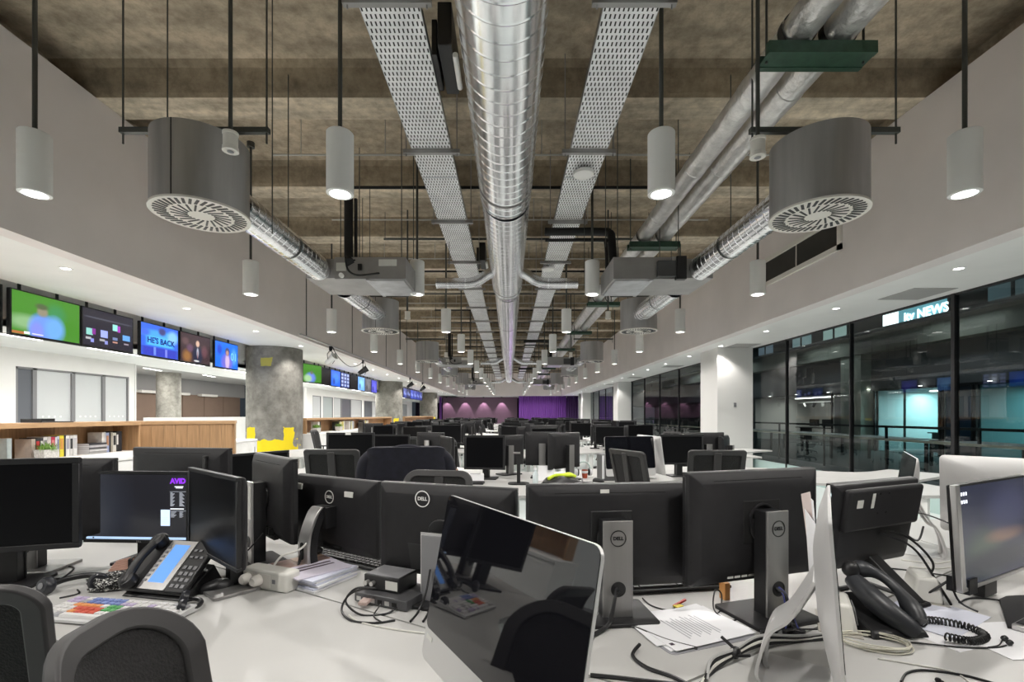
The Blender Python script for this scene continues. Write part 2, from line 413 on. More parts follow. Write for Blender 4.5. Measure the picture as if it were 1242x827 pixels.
# lamps with their own light
def spot(parent, loc, watts, size=166, blend=.35, rad=.06, col=(1, .965, .92)):
    ld = bpy.data.lights.new('lamp', 'SPOT'); ld.energy = watts; ld.spot_size = R(size); ld.spot_blend = blend; ld.shadow_soft_size = rad; ld.color = col
    o = bpy.data.objects.new('lamp', ld); COL.objects.link(o); o.location = loc
    if parent: o.parent = parent
    return o
def strip_light(parent, loc, sx, sy, watts, col=(1, .97, .93), rot=(0, 0, 0)):
    ld = bpy.data.lights.new('strip', 'AREA'); ld.shape = 'RECTANGLE'; ld.size = sx; ld.size_y = sy; ld.energy = watts; ld.color = col
    o = bpy.data.objects.new('strip', ld); COL.objects.link(o); o.location = loc; o.rotation_euler = rot
    if parent: o.parent = parent
    return o
# pendant cylinder lamps
def make_pendant():
    t = thing('pendant_lamp', '', 'pendant lamp')
    MB().lathe([(.0, .455), (.093, .455), (.098, .449), (.098, .004), (.092, 0), (.074, 0), (.07, .03), (.0, .03)], 40).build('lamp_shade', lampw, t)
    MB().lathe([(.0, .026), (.069, .026)], 32).build('bulb', glow, t)
    MB().tube([(0, 0, .455), (0, 0, 2.05)], .016, 10).build('rod', rod_m, t)
    MB().tube([(0, 0, 2.01), (0, 0, 2.078)], .05, 16).build('ceiling_cup', rod_m, t)
    spot(t, (0, 0, -.01), PEND_W)
    return t
proto = None
for (x, nm) in ((-3.535, 'outer left'), (-1.262, 'inner left'), (1.13, 'inner right'), (3.39, 'outer right')):
    for i in range(-1, 13):
        yy = 3.5+2.92*i
        lab = ('white cylinder pendant lamp, %s of the %s row counting away from the camera' % (ORD[i], nm)) if i >= 0 else 'white cylinder pendant lamp of the %s row just behind the camera' % nm
        if i >= 6: lab = 'small white cylinder pendant lamp far down the %s row' % nm
        if proto is None: proto = make_pendant(); o = proto; o.location = (x, yy, 3.02); o['label'] = lab; o['group'] = 'white cylinder pendant lamps'
        else: o = dup(proto, (x, yy, 3.02), 0, lab, 'white cylinder pendant lamps')
# recessed downlights in the two soffits
def make_down():
    t = thing('recessed_downlight', '', 'downlight')
    MB().lathe([(.062, .0), (.062, -.006), (.045, -.006), (.042, .0)], 24).build('ring', white, t)
    MB().lathe([(0, -.003), (.043, -.003)], 20).build('lens', glow, t)
    spot(t, (0, 0, -.03), DOWN_W, 118, .5, .04)
    return t
pd = None
for (x, nm) in ((-4.91, 'left'), (4.97, 'right')):
    for i in range(-4, 18):
        yy = 5.2+1.95*i
        lab = 'round recessed downlight, %s visible one in the %s soffit' % (ORD[i], nm) if 0 <= i < 8 else ('round recessed downlight far along the %s soffit' % nm if i >= 8 else 'round recessed downlight in the %s soffit beside the camera' % nm)
        if pd is None: pd = make_down(); o = pd; o.location = (x, yy, 3.0); o['label'] = lab; o['group'] = 'soffit downlights'
        else: dup(pd, (x, yy, 3.0), 0, lab, 'soffit downlights')
# linear strips in the corridor ceiling and the bay
def make_strip(l=1.1):
    t = thing('ceiling_strip_light', '', 'strip light')
    MB().bb(-.05, .05, -l/2, l/2, -.02, 0).build('housing', white, t, smooth=0)
    MB().bb(-.04, .04, -l/2+.02, l/2-.02, -.024, -.02).build('diffuser', glow2, t, smooth=0)
    strip_light(t, (0, 0, -.04), .08, l, STRIP_W)
    return t
ps = make_strip(); ps.location = (-6.9, 6.4, 2.5); tag(ps, 'white strip light in corridor ceiling below the football television', None, 'corridor strip lights')
for i in range(-5, 14):
    if i == 0: continue
    dup(ps, (-6.9, 6.4+1.85*i, 2.5), 0, ('white strip light in corridor ceiling, %s after the football television' % ORD[i-1]) if 0 < i < 5 else ('white strip light far along the corridor ceiling' if i > 0 else 'white strip light in the corridor beside the camera'), 'corridor strip lights')
for j, (x, y) in enumerate(((-10.2, 13.0), (-10.4, 15.4), (-10.3, 17.8), (-12.4, 14.0), (-12.6, 16.6), (-12.4, 19.4), (-12.2, 22.5))):
    if j == 0:
        STRIP_W = 42; pb = make_strip(); pb.location = (x, y, 3.0); pb.rotation_euler = (0, 0, .2); tag(pb, 'slim white strip light over the open bay, first one', None, 'open bay strip lights'); continue
    dup(pb, (x, y, 3.0), .2, 'slim white strip light over the open bay, %s one' % ORD[j], 'open bay strip lights')
def make_wash():
    t = thing('wall_washer_light', '', 'wall light')
    MB().bb(-.10, .10, -.6, .6, -.10, 0).build('housing', cream, t, smooth=0)
    MB().bb(-.08, .08, -.56, .56, -.105, -.10).build('diffuser', white, t, smooth=0)
    return t
pw = None
for j, y in enumerate((17.2, 19.0, 20.6, 22.6)):
    if pw is None: pw = make_wash(); pw.location = (-14.5, y, 2.36); tag(pw, 'pale wall washer box above the brown panels, nearest one', None, 'wall washers')
    else: dup(pw, (-14.5, y, 2.36), 0, 'pale wall washer box above the brown panels, %s along' % ORD[j], 'wall washers')
#@@SERVICES
# ------------------------------------------------------------------ overhead services
# main spiral duct
def helix_duct(mb, x, z, r0, r1, y0, y1, pitch=.135, n=40, lip=.0035):
    vv = []; m = int((y1-y0)/pitch); rows = []
    for i in range(m+1):
        b = y0+i*pitch
        for dy, dr in ((0, 0), (.010, lip), (.020, 0)): rows.append((b+dy, dr))
    for (y, dr) in rows:
        f = min(1, max(0, (y-y0)/(y1-y0))); r = r0+(r1-r0)*f+dr
        vv += [(x+r*cos(2*pi*k/n), min(y1, y+pitch*(k/n if r0 == r1 else 0)), z+r*sin(2*pi*k/n)) for k in range(n+1)]
    N = n+1
    mb.add(vv, [(i*N+k, (i+1)*N+k, (i+1)*N+k+1, i*N+k+1) for i in range(len(rows)-1) for k in range(n)])
    return mb
DX, DZ = -.043, 3.86
dt = thing('main_air_duct', 'big bright spiral steel air duct running down the middle of the ceiling', 'air duct', (DX, 0, DZ))
helix_duct(MB(), 0, 0, .28, .28, -3.8, 5.25).build('duct_section', spiral, dt, 14)
helix_duct(MB(), 0, 0, .276, .276, 5.27, 9.0).build('duct_section', spiral, dt, 14)
helix_duct(MB(), 0, 0, .25, .25, 9.25, 20.2).build('duct_section', spiral, dt, 14)
helix_duct(MB(), 0, 0, .225, .225, 20.4, 33.0).build('duct_section', spiral, dt, 14)
for (y, r) in ((5.26, .288), (9.0, .284), (9.25, .258), (20.2, .258), (20.4, .232)):
    MB().lathe([(r-.01, -.02), (r, -.018), (r, .018), (r-.01, .02)], 40, M=Matrix.Translation((0, y, 0)) @ Matrix.Rotation(-pi/2, 4, 'X')).build('collar', spiral, dt)
for (a, b, ra, rb) in ((9.0, 9.25, .278, .252), (20.2, 20.4, .25, .226)):
    MB().lathe([(ra, 0), (rb, b-a)], 40, M=Matrix.Translation((0, a, 0)) @ Matrix.Rotation(-pi/2, 4, 'X')).build('reducer', spiral, dt)
MB().lathe([(0, 0), (.225, 0)], 32, M=Matrix.Translation((0, 33, 0)) @ Matrix.Rotation(-pi/2, 4, 'X')).build('end_cap', spiral, dt)
for y in (2.2, 5.0, 8.8, 12.4, 16, 19.6, 23.2, 26.8, 30.4):
    hg = MB().lathe([(.282, -.012), (.288, -.012), (.288, .012), (.282, .012)], 36, M=Matrix.Translation((0, y, 0)) @ Matrix.Rotation(-pi/2, 4, 'X'))
    for s_ in (-.287, .287): hg.tube([(s_, y, 0), (s_, y, 1.23)], .006, 6)
    hg.build('hanger', galvd, dt)
for yb in (8.0, 20.2, 32.0):
    for s in (-1, 1):
        o = MB().tube(curve([(s*.20, yb, -.02), (s*.34, yb, -.10), (s*.50, yb, -.20), (s*.64, yb, -.235), (s*.85, yb, -.24), (s*1.2, yb, -.24)], 5), .088, 22).build('branch_duct', mat('smooth duct steel', (.70, .70, .72), .26, 1, var=.06, scale=8), dt)
        for xx in (.7, 1.0, 1.19): MB().lathe([(.092, -.012), (.092, .012)], 22, M=Matrix.Translation((s*xx, yb, -.24)) @ Matrix.Rotation(pi/2, 4, 'Y')).build('collar', spiral, o)
# perforated cable trays
trm = slots_mat('perforated tray steel', (.88, .88, .89), (.012, .012, .012), .032, .060, .34, .2, .42)
for (x0, x1, nm) in ((-1.0, -.60, 'left'), (.63, 1.0, 'right')):
    t = thing('cable_tray', 'long perforated steel cable tray %s of the main duct' % nm, 'cable tray', (0, 0, 4.10))
    y = -3.6
    while y < 33:
        q = quad('bed', [(x0, y+3.0, 0), (x1, y+3.0, 0), (x1, y, 0), (x0, y, 0)], trm, t); q.data.uv_layers.remove(q.data.uv_layers[0]); uv_metric(q)
        MB().bb(x0-.004, x0, y, y+2.998, -.002, .06).bb(x1, x1+.004, y, y+2.998, -.002, .06).bb(x0, x1, y+2.97, y+2.998, -.003, 0).build('side_rail', galv, t, smooth=0)
        y += 3.0
    y = -2.18; 
    while y < 33:
        xa, xb = x0-.09, x1+.09
        MB().bb(xa, xb, y-.02, y+.02, -.045, -.004).tube([(xa+.03, y, -.07), (xa+.03, y, .98)], .006, 6).tube([(xb-.03, y, -.07), (xb-.03, y, .98)], .006, 6).build('bracket', galvd, t)
        y += 1.75
    MB().bb(x0+.05, x1-.06, -3.5, 33, .003, .035).build('cable_bundle', cable_b, t, smooth=0)
    if nm == 'left':
        for yy, zz in ((3.75, .0), (8.6, .0)):
            u = tag(MB().bb(-.535, -.43, yy-.27, yy+.27, .0, .32).bb(-.59, -.55, yy-.2, yy+.2, -.02, .25).build('driver_box', black, None, smooth=0, bevel=.006), 'black driver box mounted beside the left cable tray, %s' % ('near one' if yy < 5 else 'farther one'), 'driver box'); u.location = (0, 0, 4.12)
            MB().tube([(-.41, yy-.2, -.02), (-.41, yy+.16, -.02)], .022, 10).build('driver_tube', white, u)
# smoke detectors under the right tray
for (x, y, nm) in ((.82, 5.2, 'nearer'), (.70, 8.6, 'farther')):
    o = thing('smoke_detector', 'round white smoke detector under the right cable tray, the %s one' % nm, 'smoke detector', (x, y, 4.06))
    MB().lathe([(0, -.05), (.06, -.048), (.11, -.03), (.115, -.012), (.115, 0), (0, 0)], 28).build('body', white, o); MB().cyl((0, 0, 0), .03, .04, 12).build('mount', black, o)
# foil lagged pipes on green trunking brackets
t = thing('lagged_pipe', 'inner of two foil lagged pipes right of the main duct', 'pipe', (1.96, 0, 3.99))
t2 = thing('lagged_pipe', 'outer of two foil lagged pipes right of the main duct', 'pipe', (2.24, 0, 3.99))
for tt in (t, t2):
    y = .2; j = 0
    while y < 32:
        MB().tube([(0, y, 0), (0, y+.5, 0), (0, y+1.19, 0)], .112, 24, cap=False).build('lagging', foil, tt)
        MB().lathe([(.112, -.05), (.117, -.045), (.117, .045), (.112, .05)], 24, M=Matrix.Translation((0, y+1.19, 0)) @ Matrix.Rotation(-pi/2, 4, 'X')).build('foil_band', foil, tt)
        y += 1.2
for i in range(8):
    y = 3.2+3.6*i
    o = thing('pipe_bracket', 'green steel bracket carrying the foil lagged pipes, %s one from the camera' % ORD[i], 'bracket', (2.08, y, 3.86), 0, 'green pipe brackets')
    MB().bb(-.36, .36, -.09, -.05, -.08, 0).bb(-.36, .36, .05, .09, -.08, .0).bb(-.36, .36, -.05, .05, -.075, -.07).build('channel', green_st, o, smooth=0)
    for s in (-.33, .33): MB().tube([(s, .0, -.09), (s, .0, 1.22)], .008, 6).build('rod', rod_m, o)
    for s in (-.12, .16): MB().lathe([(.122, -.03), (.122, .03)], 20, M=Matrix.Translation((s, 0, .13)) @ Matrix.Rotation(-pi/2, 4, 'X')).build('clip', black, o)
# drum diffusers
def make_drum():
    t = thing('drum_diffuser', '', 'air diffuser')
    MB().lathe([(.325, 0), (.325, .55)], 56).add([(.325*cos(a), .325*sin(a), .55) for a in [2*pi*k/40 for k in range(40)]], [tuple(range(40))]).build('drum', drum_m, t)
    MB().lathe([(0, -.002), (.318, -.002), (.334, -.004), (.334, .012), (.325, .012)], 56).build('face_plate', cream, t)
    sl = MB()
    for k in range(40):
        a = 2*pi*k/40
        for (ra, rb) in (((.22, .305),) if k % 2 else ((.085, .20), (.215, .305))):
            rm, ln = (ra+rb)/2, rb-ra
            sl.box((rm*cos(a), rm*sin(a), -.0035), (ln, .019 if ra > .2 else .014, .004), a+.32)
    tag(sl.build('slots', black, t, smooth=0), kind='stuff')
    MB().bb(-.0035, .0035, -.327, -.324, .0, .55).build('seam', black, t, smooth=0)
    MB().bb(-.62, .52, -.02, .02, .63, .67).build('strut', rod_m, t, smooth=0)
    for s in (-.60, .50): MB().tube([(s, 0, .55), (s, 0, 2.18)], .007, 6).build('rod', rod_m, t)
    for s in (-.2, .2): MB().tube([(s, 0, .55), (s, 0, .64)], .007, 6).build('rod', rod_m, t)
    return t
pd2 = None; nmx = {-1: 'left', 1: 'right'}
for s in (-1, 1):
    for i, y in enumerate((3.6, 8.6, 13.5, 18.5, 23.4, 28.3)):
        lab = 'grey steel drum air diffuser with slotted cream face, %s from the camera on the %s' % (ORD[i], nmx[s])
        if pd2 is None: pd2 = make_drum(); o = pd2; o.location = (s*2.36, y, 2.905); o['label'] = lab; o['group'] = 'drum air diffusers'
        else: dup(pd2, (s*2.36, y, 2.905), pi if s < 0 and False else (0 if s < 0 else pi), lab, 'drum air diffusers')
# fan coil boxes with two side ducts each
def make_fcu(s):
    t = thing('fan_coil_unit', '', 'fan coil unit')
    MB().bb(s*1.27, s*2.14, -.4, .4, 0, .27).build('casing', galvd, t, smooth=0, bevel=.004)
    MB().bb(s*2.14, s*2.49, -.4, .4, .01, .25).build('plenum', galvd, t, smooth=0, bevel=.004)
    MB().bb(s*1.30, s*1.72, -.37, .37, -.012, 0).build('access_panel', galv, t, smooth=0)
    MB().bb(s*1.72, s*1.76, -.4, .4, -.015, 0).build('seam_strip', galv, t, smooth=0)
    if s < 0:
        MB().bb(-1.60, -1.38, -.406, -.40, .16, .24).build('rating_plate', sticker, t, smooth=0)
        MB().bb(-1.85, -1.80, -.43, -.40, .1, .18).build('junction_box', black, t, smooth=0, bevel=.004)
        MB().bb(-2.12, -2.0, -.406, -.4, .10, .2).build('warning_plate', sticker, t, smooth=0)
        MB().tube([(-2.05, -.40, .04), (-2.05, -.44, .04)], .028, 14).build('drain_port', white, t)
        MB().tube(curve([(-2.0, -.42, .26), (-1.96, -.45, .1), (-1.84, -.46, .03), (-1.62, -.43, .06), (-1.6, -.405, .07)]), .012, 8).build('cable', cable_b, t)
        MB().tube(curve([(-2.02, -.25, 1.08), (-2.02, -.25, .5), (-2.0, -.3, .3), (-1.95, -.42, .2)]), .055, 12).build('pipe', blackpipe, t)
        MB().tube([(-1.93, -.25, 1.05), (-1.93, -.25, .28), (-1.9, -.4, .22)], .022, 10).build('pipe', blackpipe, t)
    else:
        MB().bb(1.80, 2.13, -.46, -.40, .02, .21).build('control_box', mat('dark grey sheet', (.07, .07, .072), .6), t, smooth=0, bevel=.004)
        MB().bb(2.02, 2.14, -.48, -.40, -.02, .26).build('connection_box', black, t, smooth=0, bevel=.004)
        MB().bb(1.97, 2.03, -.45, -.40, .2, .26).build('clip', galv, t, smooth=0)
        MB().tube(curve([(.5, .5, .93), (1.30, .5, .93), (1.40, .48, .90), (1.43, .42, .8), (1.43, .30, .26)]), .055, 12).build('pipe', blackpipe, t)
        MB().tube(curve([(.5, .42, .78), (1.30, .42, .78), (1.335, .40, .74), (1.34, .36, .6), (1.34, .3, .26)]), .022, 10).build('pipe', blackpipe, t)
    for (a, b) in ((-2.26, -.4), (.4, 2.16)):
        q = helix_duct(MB(), s*2.33, .13, .14, .14, a, b, .11, 40, .003).build('flexible_duct', spiral, t, 14)
    for yy in (-1.2, 1.2): MB().lathe([(.147, -.012), (.147, .012)], 26, M=Matrix.Translation((s*2.33, yy, .13)) @ Matrix.Rotation(-pi/2, 4, 'X')).build('clamp', rod_m, t); 
    for xx in (1.33, 2.08):
        for yy in (-.36, .36): MB().tube([(s*xx, yy, .2), (s*xx, yy, 2.04)], .006, 6).build('rod', rod_m, t)
    for yy in (-1.2, 1.3): MB().tube([(s*2.33, yy, .27), (s*2.33, yy, 2.04)], .005, 6).build('rod', rod_m, t)
    return t
for s in (-1, 1):
    f = None
    for i, y in enumerate((6.15, 16.05, 25.95)):
        lab = 'galvanised fan coil box on the %s feeding two drum diffusers, %s from the camera' % (nmx[s], ORD[i])
        if f is None: f = make_fcu(s); f.location = (0, y, 3.04); tag(f, lab, None, 'fan coil boxes')
        else: dup(f, (0, y, 3.04), 0, lab, 'fan coil boxes')
# thin cross pipes and conduits under the beams
sprk = mat('galvanised conduit', (.50, .50, .48), .4, .5)
for i in range(16):
    y = 5.86+1.95*i
    o = tag(MB().tube([(-2.95, y, 4.62), (3.3, y, 4.62)], .012, 8).build('sprinkler_pipe', sprk), ('thin grey pipe crossing under the ceiling, %s from the camera' % ORD[i]) if i < 8 else 'thin grey pipe crossing under the far ceiling', 'pipe', 'cross pipes')
    for xx in (-2.6, -1.55, -.35, .4, 1.3, 2.9): MB().tube([(xx, y, 4.60), (xx, y, 5.09)], .006, 6).build('drop_rod', sprk, o)
    o = tag(MB().tube([(-2.3, y+.80, 4.60), (2.6, y+.80, 4.60)], .022, 8).build('conduit', rod_m if i % 2 else blackpipe), ('dark conduit crossing under the ceiling, %s from the camera' % ORD[i]) if i < 8 else 'dark conduit crossing under the far ceiling', 'conduit', 'cross conduits')
    for xx in (-2.28, -.9, 1.25, 2.55): MB().tube([(xx, y+.80, 4.58), (xx, y+.80, 5.09)], .006, 6).build('drop_rod', rod_m, o)
# long thin suspension wires near the camera
for (x, y, z0, lab) in ((-2.62, 3.6, 3.5, 'thin wire hanging in front of the left drum diffuser'), (-2.12, 4.2, 3.0, 'thin wire hanging right of the left drum diffuser'), (-2.08, 7.0, 3.35, 'thin rod dropping to the left fan coil box'), (1.02, 6.4, 3.1, 'thin wire hanging beside the right inner lamps'), (-.95, 7.4, 3.7, 'thin wire beside the left cable tray')):
    tag(MB().tube([(x, y, z0), (x, y, 5.09)], .005, 6).build('suspension_wire', rod_m), lab, 'wire')
# small sensors on drop rods
for (x, y, z, lab) in ((-1.90, 3.2, 3.17, 'small white sensor on a long rod beside the left drum diffuser'), (1.69, 3.2, 3.13, 'small white sensor on a long rod beside the right drum diffuser'), (-1.78, 8.2, 3.05, 'small white sensor hanging behind the left fan coil box'), (1.72, 8.2, 3.05, 'small white sensor hanging behind the right fan coil box'), (-1.78, 13.2, 3.0, 'small white sensor farther down on the left'), (1.72, 13.2, 3.0, 'small white sensor farther down on the right')):
    o = thing('ceiling_sensor', lab, 'sensor', (x, y, z))
    MB().lathe([(0, .004), (.03, .004), (.045, 0), (.052, .004), (.050, .03), (.046, .034), (.046, .11), (.05, .115), (.05, .13), (0, .13)], 24).build('body', cream, o)
    MB().lathe([(0, -.002), (.022, 0)], 16).build('lens', greyp, o); MB().tube([(0, 0, .13), (0, 0, 1.9)], .014, 8).build('rod', rod_m, o)
# wall grille on the right bulkhead
gm = slots_mat('expanded grille mesh', (.03, .03, .03), (.20, .19, .18), .035, .018, .55)
g = thing('wall_grille', 'dark mesh air grille in a pale frame on the right bulkhead', 'grille', (4.43, 7.25, 3.83))
MB().bb(-.03, 0, -1.0, 1.0, -.24, -.17).bb(-.03, 0, -1.0, 1.0, .17, .24).bb(-.03, 0, -1.0, -.93, -.24, .24).bb(-.03, 0, .93, 1.0, -.24, .24).build('frame', cream, g, smooth=0)
q = MB().bb(-.006, -.002, -.93, .93, -.17, .17).build('mesh_panel', gm, g, smooth=0); uv_metric(q, 1, 2)
MB().bb(-.012, -.006, -.01, .01, -.17, .17).build('divider', cream, g, smooth=0)
# soffit air slots on the right
for i, y in enumerate((6.3, 11.0, 15.7, 20.4, 25)):
    o = thing('soffit_air_panel', 'flush grey rectangular air panel in the right soffit, %s from the camera' % ORD[i], 'air panel', (5.45, y, 3.0), 0, 'soffit air panels')
    MB().bb(-.28, .28, -.3, .3, -.006, 0).build('panel', mat('grey mesh panel', (.40, .39, .38), .8), o, smooth=0)
# theatrical spots on a thin rail along the left bulkhead
rl = tag(MB().tube([(-4.15, 9.3, 2.98), (-4.15, 24.5, 2.98)], .018, 10).build('lighting_rail', silver), 'thin metal lighting rail running along the left bulkhead', 'rail')
for y in (9.6, 12.4, 15.8, 19, 22.5): MB().tube([(-4.15, y, 2.98), (-4.15, y, 4.76)], .010, 6).build('rod', rod_m, rl)
def make_stage_light(lab, loc, rz, body):
    o = thing('stage_light', lab, 'stage light', loc, rz)
    A = Matrix.Rotation(R(55), 4, 'X')
    MB().lathe([(0, -.14), (.05, -.14), (.06, -.10), (.07, .0), (.09, .14), (.086, .14), (.06, .1), (0, .1)], 20, M=A).build('body', body, o)
    MB().tube(curve([(.09, 0, .0), (.10, 0, .12), (.0, 0, .20), (-.10, 0, .12), (-.09, 0, 0)]), .008, 6).build('yoke', black, o)
    MB().box((0, 0, .26), (.06, .05, .10)).tube([(0, 0, .2), (0, 0, .30)], .012, 8).build('clamp', black, o, bevel=.004)
    MB().tube(curve([(0, -.05, -.1), (.06, -.10, .05), (.05, -.05, .25), (.02, 0, .32)]), .006, 6).build('cable', cable_b, o)
    return o
make_stage_light('white stage light clamped under the rail on the left bulkhead', (-4.15, 10.9, 2.66), R(70), lampw)
make_stage_light('dark stage light under the left rail, next after the white one', (-4.15, 13.3, 2.62), R(110), black)
make_stage_light('dark stage light far along the left bulkhead rail, nearer of two', (-4.15, 19.6, 2.62), R(90), black)
make_stage_light('dark stage light far along the left bulkhead rail, farther of two', (-4.15, 22.4, 2.62), R(60), black)
tag(MB().tube(curve([(-4.12, 10.9, 2.95), (-4.1, 11.4, 2.72), (-4.1, 12.1, 2.62), (-4.1, 12.8, 2.74), (-4.12, 13.3, 2.93)]), .009, 6).build('slack_cable', cable_b), 'black cable sagging between the two nearest stage lights', 'cable')

# ------------------------------------------------------------------ televisions along the left
def tv(y0, y1, lab, pic, zt=2.94, zb=2.36, x=-6.1, yaw=0):
    ym = (y0+y1)/2; hw = (y1-y0)/2
    t = thing('wall_television', lab, 'television', (x, ym, zb), yaw, 'televisions along the left ceiling')
    h = zt-zb
    MB().bb(-.05, .0, -hw, hw, 0, h).build('housing', black, t, smooth=0, bevel=.006)
    quad('screen', [(.002, -hw+.018, .03), (.002, hw-.018, .03), (.002, hw-.018, h-.016), (.002, -hw+.018, h-.016)], pic, t)
    MB().bb(-.10, -.05, -.2, .2, .15, .45).tube([(-.12, -.25, .3), (-.12, -.25, .75)], .018, 8).tube([(-.12, .25, .3), (-.12, .25, .75)], .018, 8).build('bracket', black, t)
    return t
def tvtext(t, s, size, m, y, z, bold=0):
    return text('caption', s, size, m, t, face_mat((.004, y, z), (0, 1, 0), (0, 0, 1)), bold=bold)
def glowm(n, c, e=1): return mat(n, c, .5, emit=e)
G = (.035, .15, .010)
tv(4.62, 5.66, 'switched off black television at the very left', matte_scr, zt=2.95)
t1 = tv(5.74, 6.68, 'television showing a blurred footballer in blue on green grass', picture('football', G, [
    (.2, .30, .25, .16, (.16, .28, .13), .9), (.62, .62, .14, .22, (.03, .16, .05), .9), (.42, .20, .19, .34, (.10, .19, .60), .5), (.60, .25, .14, .28, (.10, .25, .55), .7), (.34, .14, .09, .2, (.14, .17, .62), .6),
    (.42, .62, .075, .12, (.17, .15, .10), .6), (.41, .74, .09, .07, (.05, .07, .03), .7), (.07, .035, .10, .03, (.28, .10, .03), -.1), (.20, .05, .04, .03, (.55, .62, .55), -.1), (.35, .05, .08, .012, (.5, .5, .55), -.2)], 1.5))
t2 = tv(6.70, 7.62, 'television showing a dark grid of small video windows', picture('grid', (.012, .010, .018), [
    (.12, .38, .06, .09, (.20, .48, .42), -.1), (.20, .40, .035, .08, (.16, .02, .20), -.2), (.40, .38, .07, .10, (.25, .30, .72), -.1), (.62, .62, .05, .09, (.22, .55, .50), -.1), (.70, .60, .03, .09, (.28, .03, .34), -.1), (.86, .38, .08, .08, (.10, .28, .62), -.1),
    (.1, .20, .05, .03, (.35, .35, .35), -.2), (.17, .15, .03, .05, (.20, .22, .55), -.2), (.36, .20, .05, .03, (.30, .30, .3), -.2), (.44, .15, .03, .05, (.2, .22, .5), -.2), (.62, .20, .05, .02, (.4, .2, .15), -.2), (.86, .2, .05, .02, (.3, .25, .3), -.2), (.5, .78, .46, .02, (.05, .05, .07), -.2), (.62, .3, .05, .04, (.12, .16, .30), -.2)], 1.3))
t3 = tv(7.76, 8.66, 'television with a large headline on bright blue', picture('headline', (.02, .08, .45), [
    (.5, .70, .46, .14, (.04, .22, .62), .6), (.5, .48, .36, .15, (.05, .28, .80), -.3), (.85, .70, .14, .2, (.14, .32, .55), .7), (.1, .72, .12, .1, (.03, .08, .5), .8), (.55, .82, .10, .12, (.03, .03, .12), .7), (.5, .14, .5, .14, (.02, .03, .30), -.3), (.35, .16, .03, .13, (.10, .16, .5), -.3), (.66, .14, .03, .13, (.12, .14, .5), -.3)], 1.6))
tvtext(t3, "HE'S BACK", .135, glowm('headline ink', (.005, .02, .16), .3), .02, .29, .004)
t4 = tv(8.70, 9.58, 'television showing a suited person in a dark crowd', picture('crowd', (.035, .018, .022), [
    (.2, .2, .13, .2, (.22, .10, .03), .9), (.3, .5, .10, .13, (.10, .05, .09), .8), (.56, .30, .17, .34, (.012, .014, .035), .4), (.56, .38, .035, .16, (.35, .36, .42), .5), (.56, .30, .015, .14, (.22, .10, .10), .4), (.56, .70, .06, .11, (.50, .33, .24), .5), (.80, .45, .10, .2, (.10, .04, .05), .8), (.15, .72, .1, .12, (.09, .05, .05), .8), (.52, .07, .09, .03, (.5, .5, .5), .4)], 1.3))
t5 = tv(9.72, 10.56, 'television showing a blurred person on vivid blue', picture('presenter', (.01, .10, .62), [
    (.82, .5, .12, .3, (.06, .22, .75), .8), (.18, .7, .1, .2, (.01, .04, .35), .7), (.5, .22, .24, .34, (.10, .09, .38), .5), (.52, .26, .09, .3, (.38, .28, .42), .6), (.52, .66, .10, .16, (.05, .05, .09), .5), (.52, .6, .06, .1, (.30, .17, .14), .5)], 1.6))
tvtext(t5, "01", .24, glowm('numeral', (.10, .30, .80), 1.2), .25, .28, .0)
tv(14.1, 15.0, 'angled television with green football picture behind the concrete column', picture('football two', G, [(.40, .25, .25, .28, (.10, .15, .50), .6), (.25, .2, .2, .2, (.25, .4, .2), .7), (.45, .55, .07, .1, (.1, .1, .08), .6)], 1.4), yaw=R(-14))
Q = [(15.1, 16.0, 'dark television next to the angled football one', None), (16.05, 16.95, 'television glowing blue past the dark one', (.01, .09, .60)), (17.0, 17.9, 'television with a grid of white boxes', 'g'), (17.95, 18.85, 'dark television before the second column gap', None), (18.9, 19.8, 'pale blue television near the second column', (.12, .30, .75)), (19.85, 20.7, 'dim grey television near the second column', (.08, .08, .09)), (20.75, 21.6, 'violet blue television beside the second column', (.06, .06, .40))]
for (a, b, lab, c) in Q:
    if c is None: p = matte_scr
    elif c == 'g': p = picture('boxes', (.01, .02, .12), [(.15+.35*i, .15+.24*j, .11, .075, (.35, .42, .75), -.2) for i in range(3) for j in range(4)], 1.3)
    else: p = picture('tv glow', c, [(.5, .5, .3, .3, tuple(min(1, q*1.6+.01) for q in c), .8), (.3, .3, .12, .2, tuple(q*.4 for q in c), .7)], 1.4)
    tv(a, b, lab, p)
for i in range(6):
    a = 27+i*.97
    tv(a, a+.92, 'small far television in the last group, %s from the near end' % ORD[i], picture('far tv', [(.02, .04, .22), (.01, .012, .05), (.02, .05, .4), (.03, .05, .30), (.015, .03, .25), (.03, .04, .2)][i], [(.3, .5, .15, .2, (.2, .25, .6), .5), (.7, .4, .15, .15, (.25, .3, .6), .5)], 1.2))
#@@FURN
# ------------------------------------------------------------------ low storage and books on the left
perf = slots_mat('perforated white metal', (.78, .77, .75), (.10, .10, .10), .045, .045, .56, rough=.5)
def credenza(name, x0, x1, y0, y1, lab, perf_front=False):
    t = thing(name, lab, 'cabinet', ((x0+x1)/2, (y0+y1)/2, 0)); hx, hy = (x1-x0)/2, (y1-y0)/2
    MB().bb(-hx, hx, -hy, hy, .84, .88).build('worktop', white, t, bevel=.003)
    MB().bb(-hx+.02, hx-.03, -hy+.01, hy-.01, .06, .84).bb(-hx+.05, hx-.08, -hy+.05, hy-.05, 0, .06).build('carcass', white, t, smooth=0)
    n = max(1, round(2*hy/.8)); d = 2*hy/n
    for i in range(n):
        q = MB().bb(hx-.03, hx-.012, -hy+i*d+.004, -hy+(i+1)*d-.004, .08, .83).build('door', perf if perf_front else white, t, smooth=0)
        if perf_front: uv_metric(q, 1, 2)
        MB().bb(hx-.012, hx-.002, -hy+(i+.9)*d-.01, -hy+(i+.9)*d+.01, .6, .72).build('handle', silver, q)
    return t
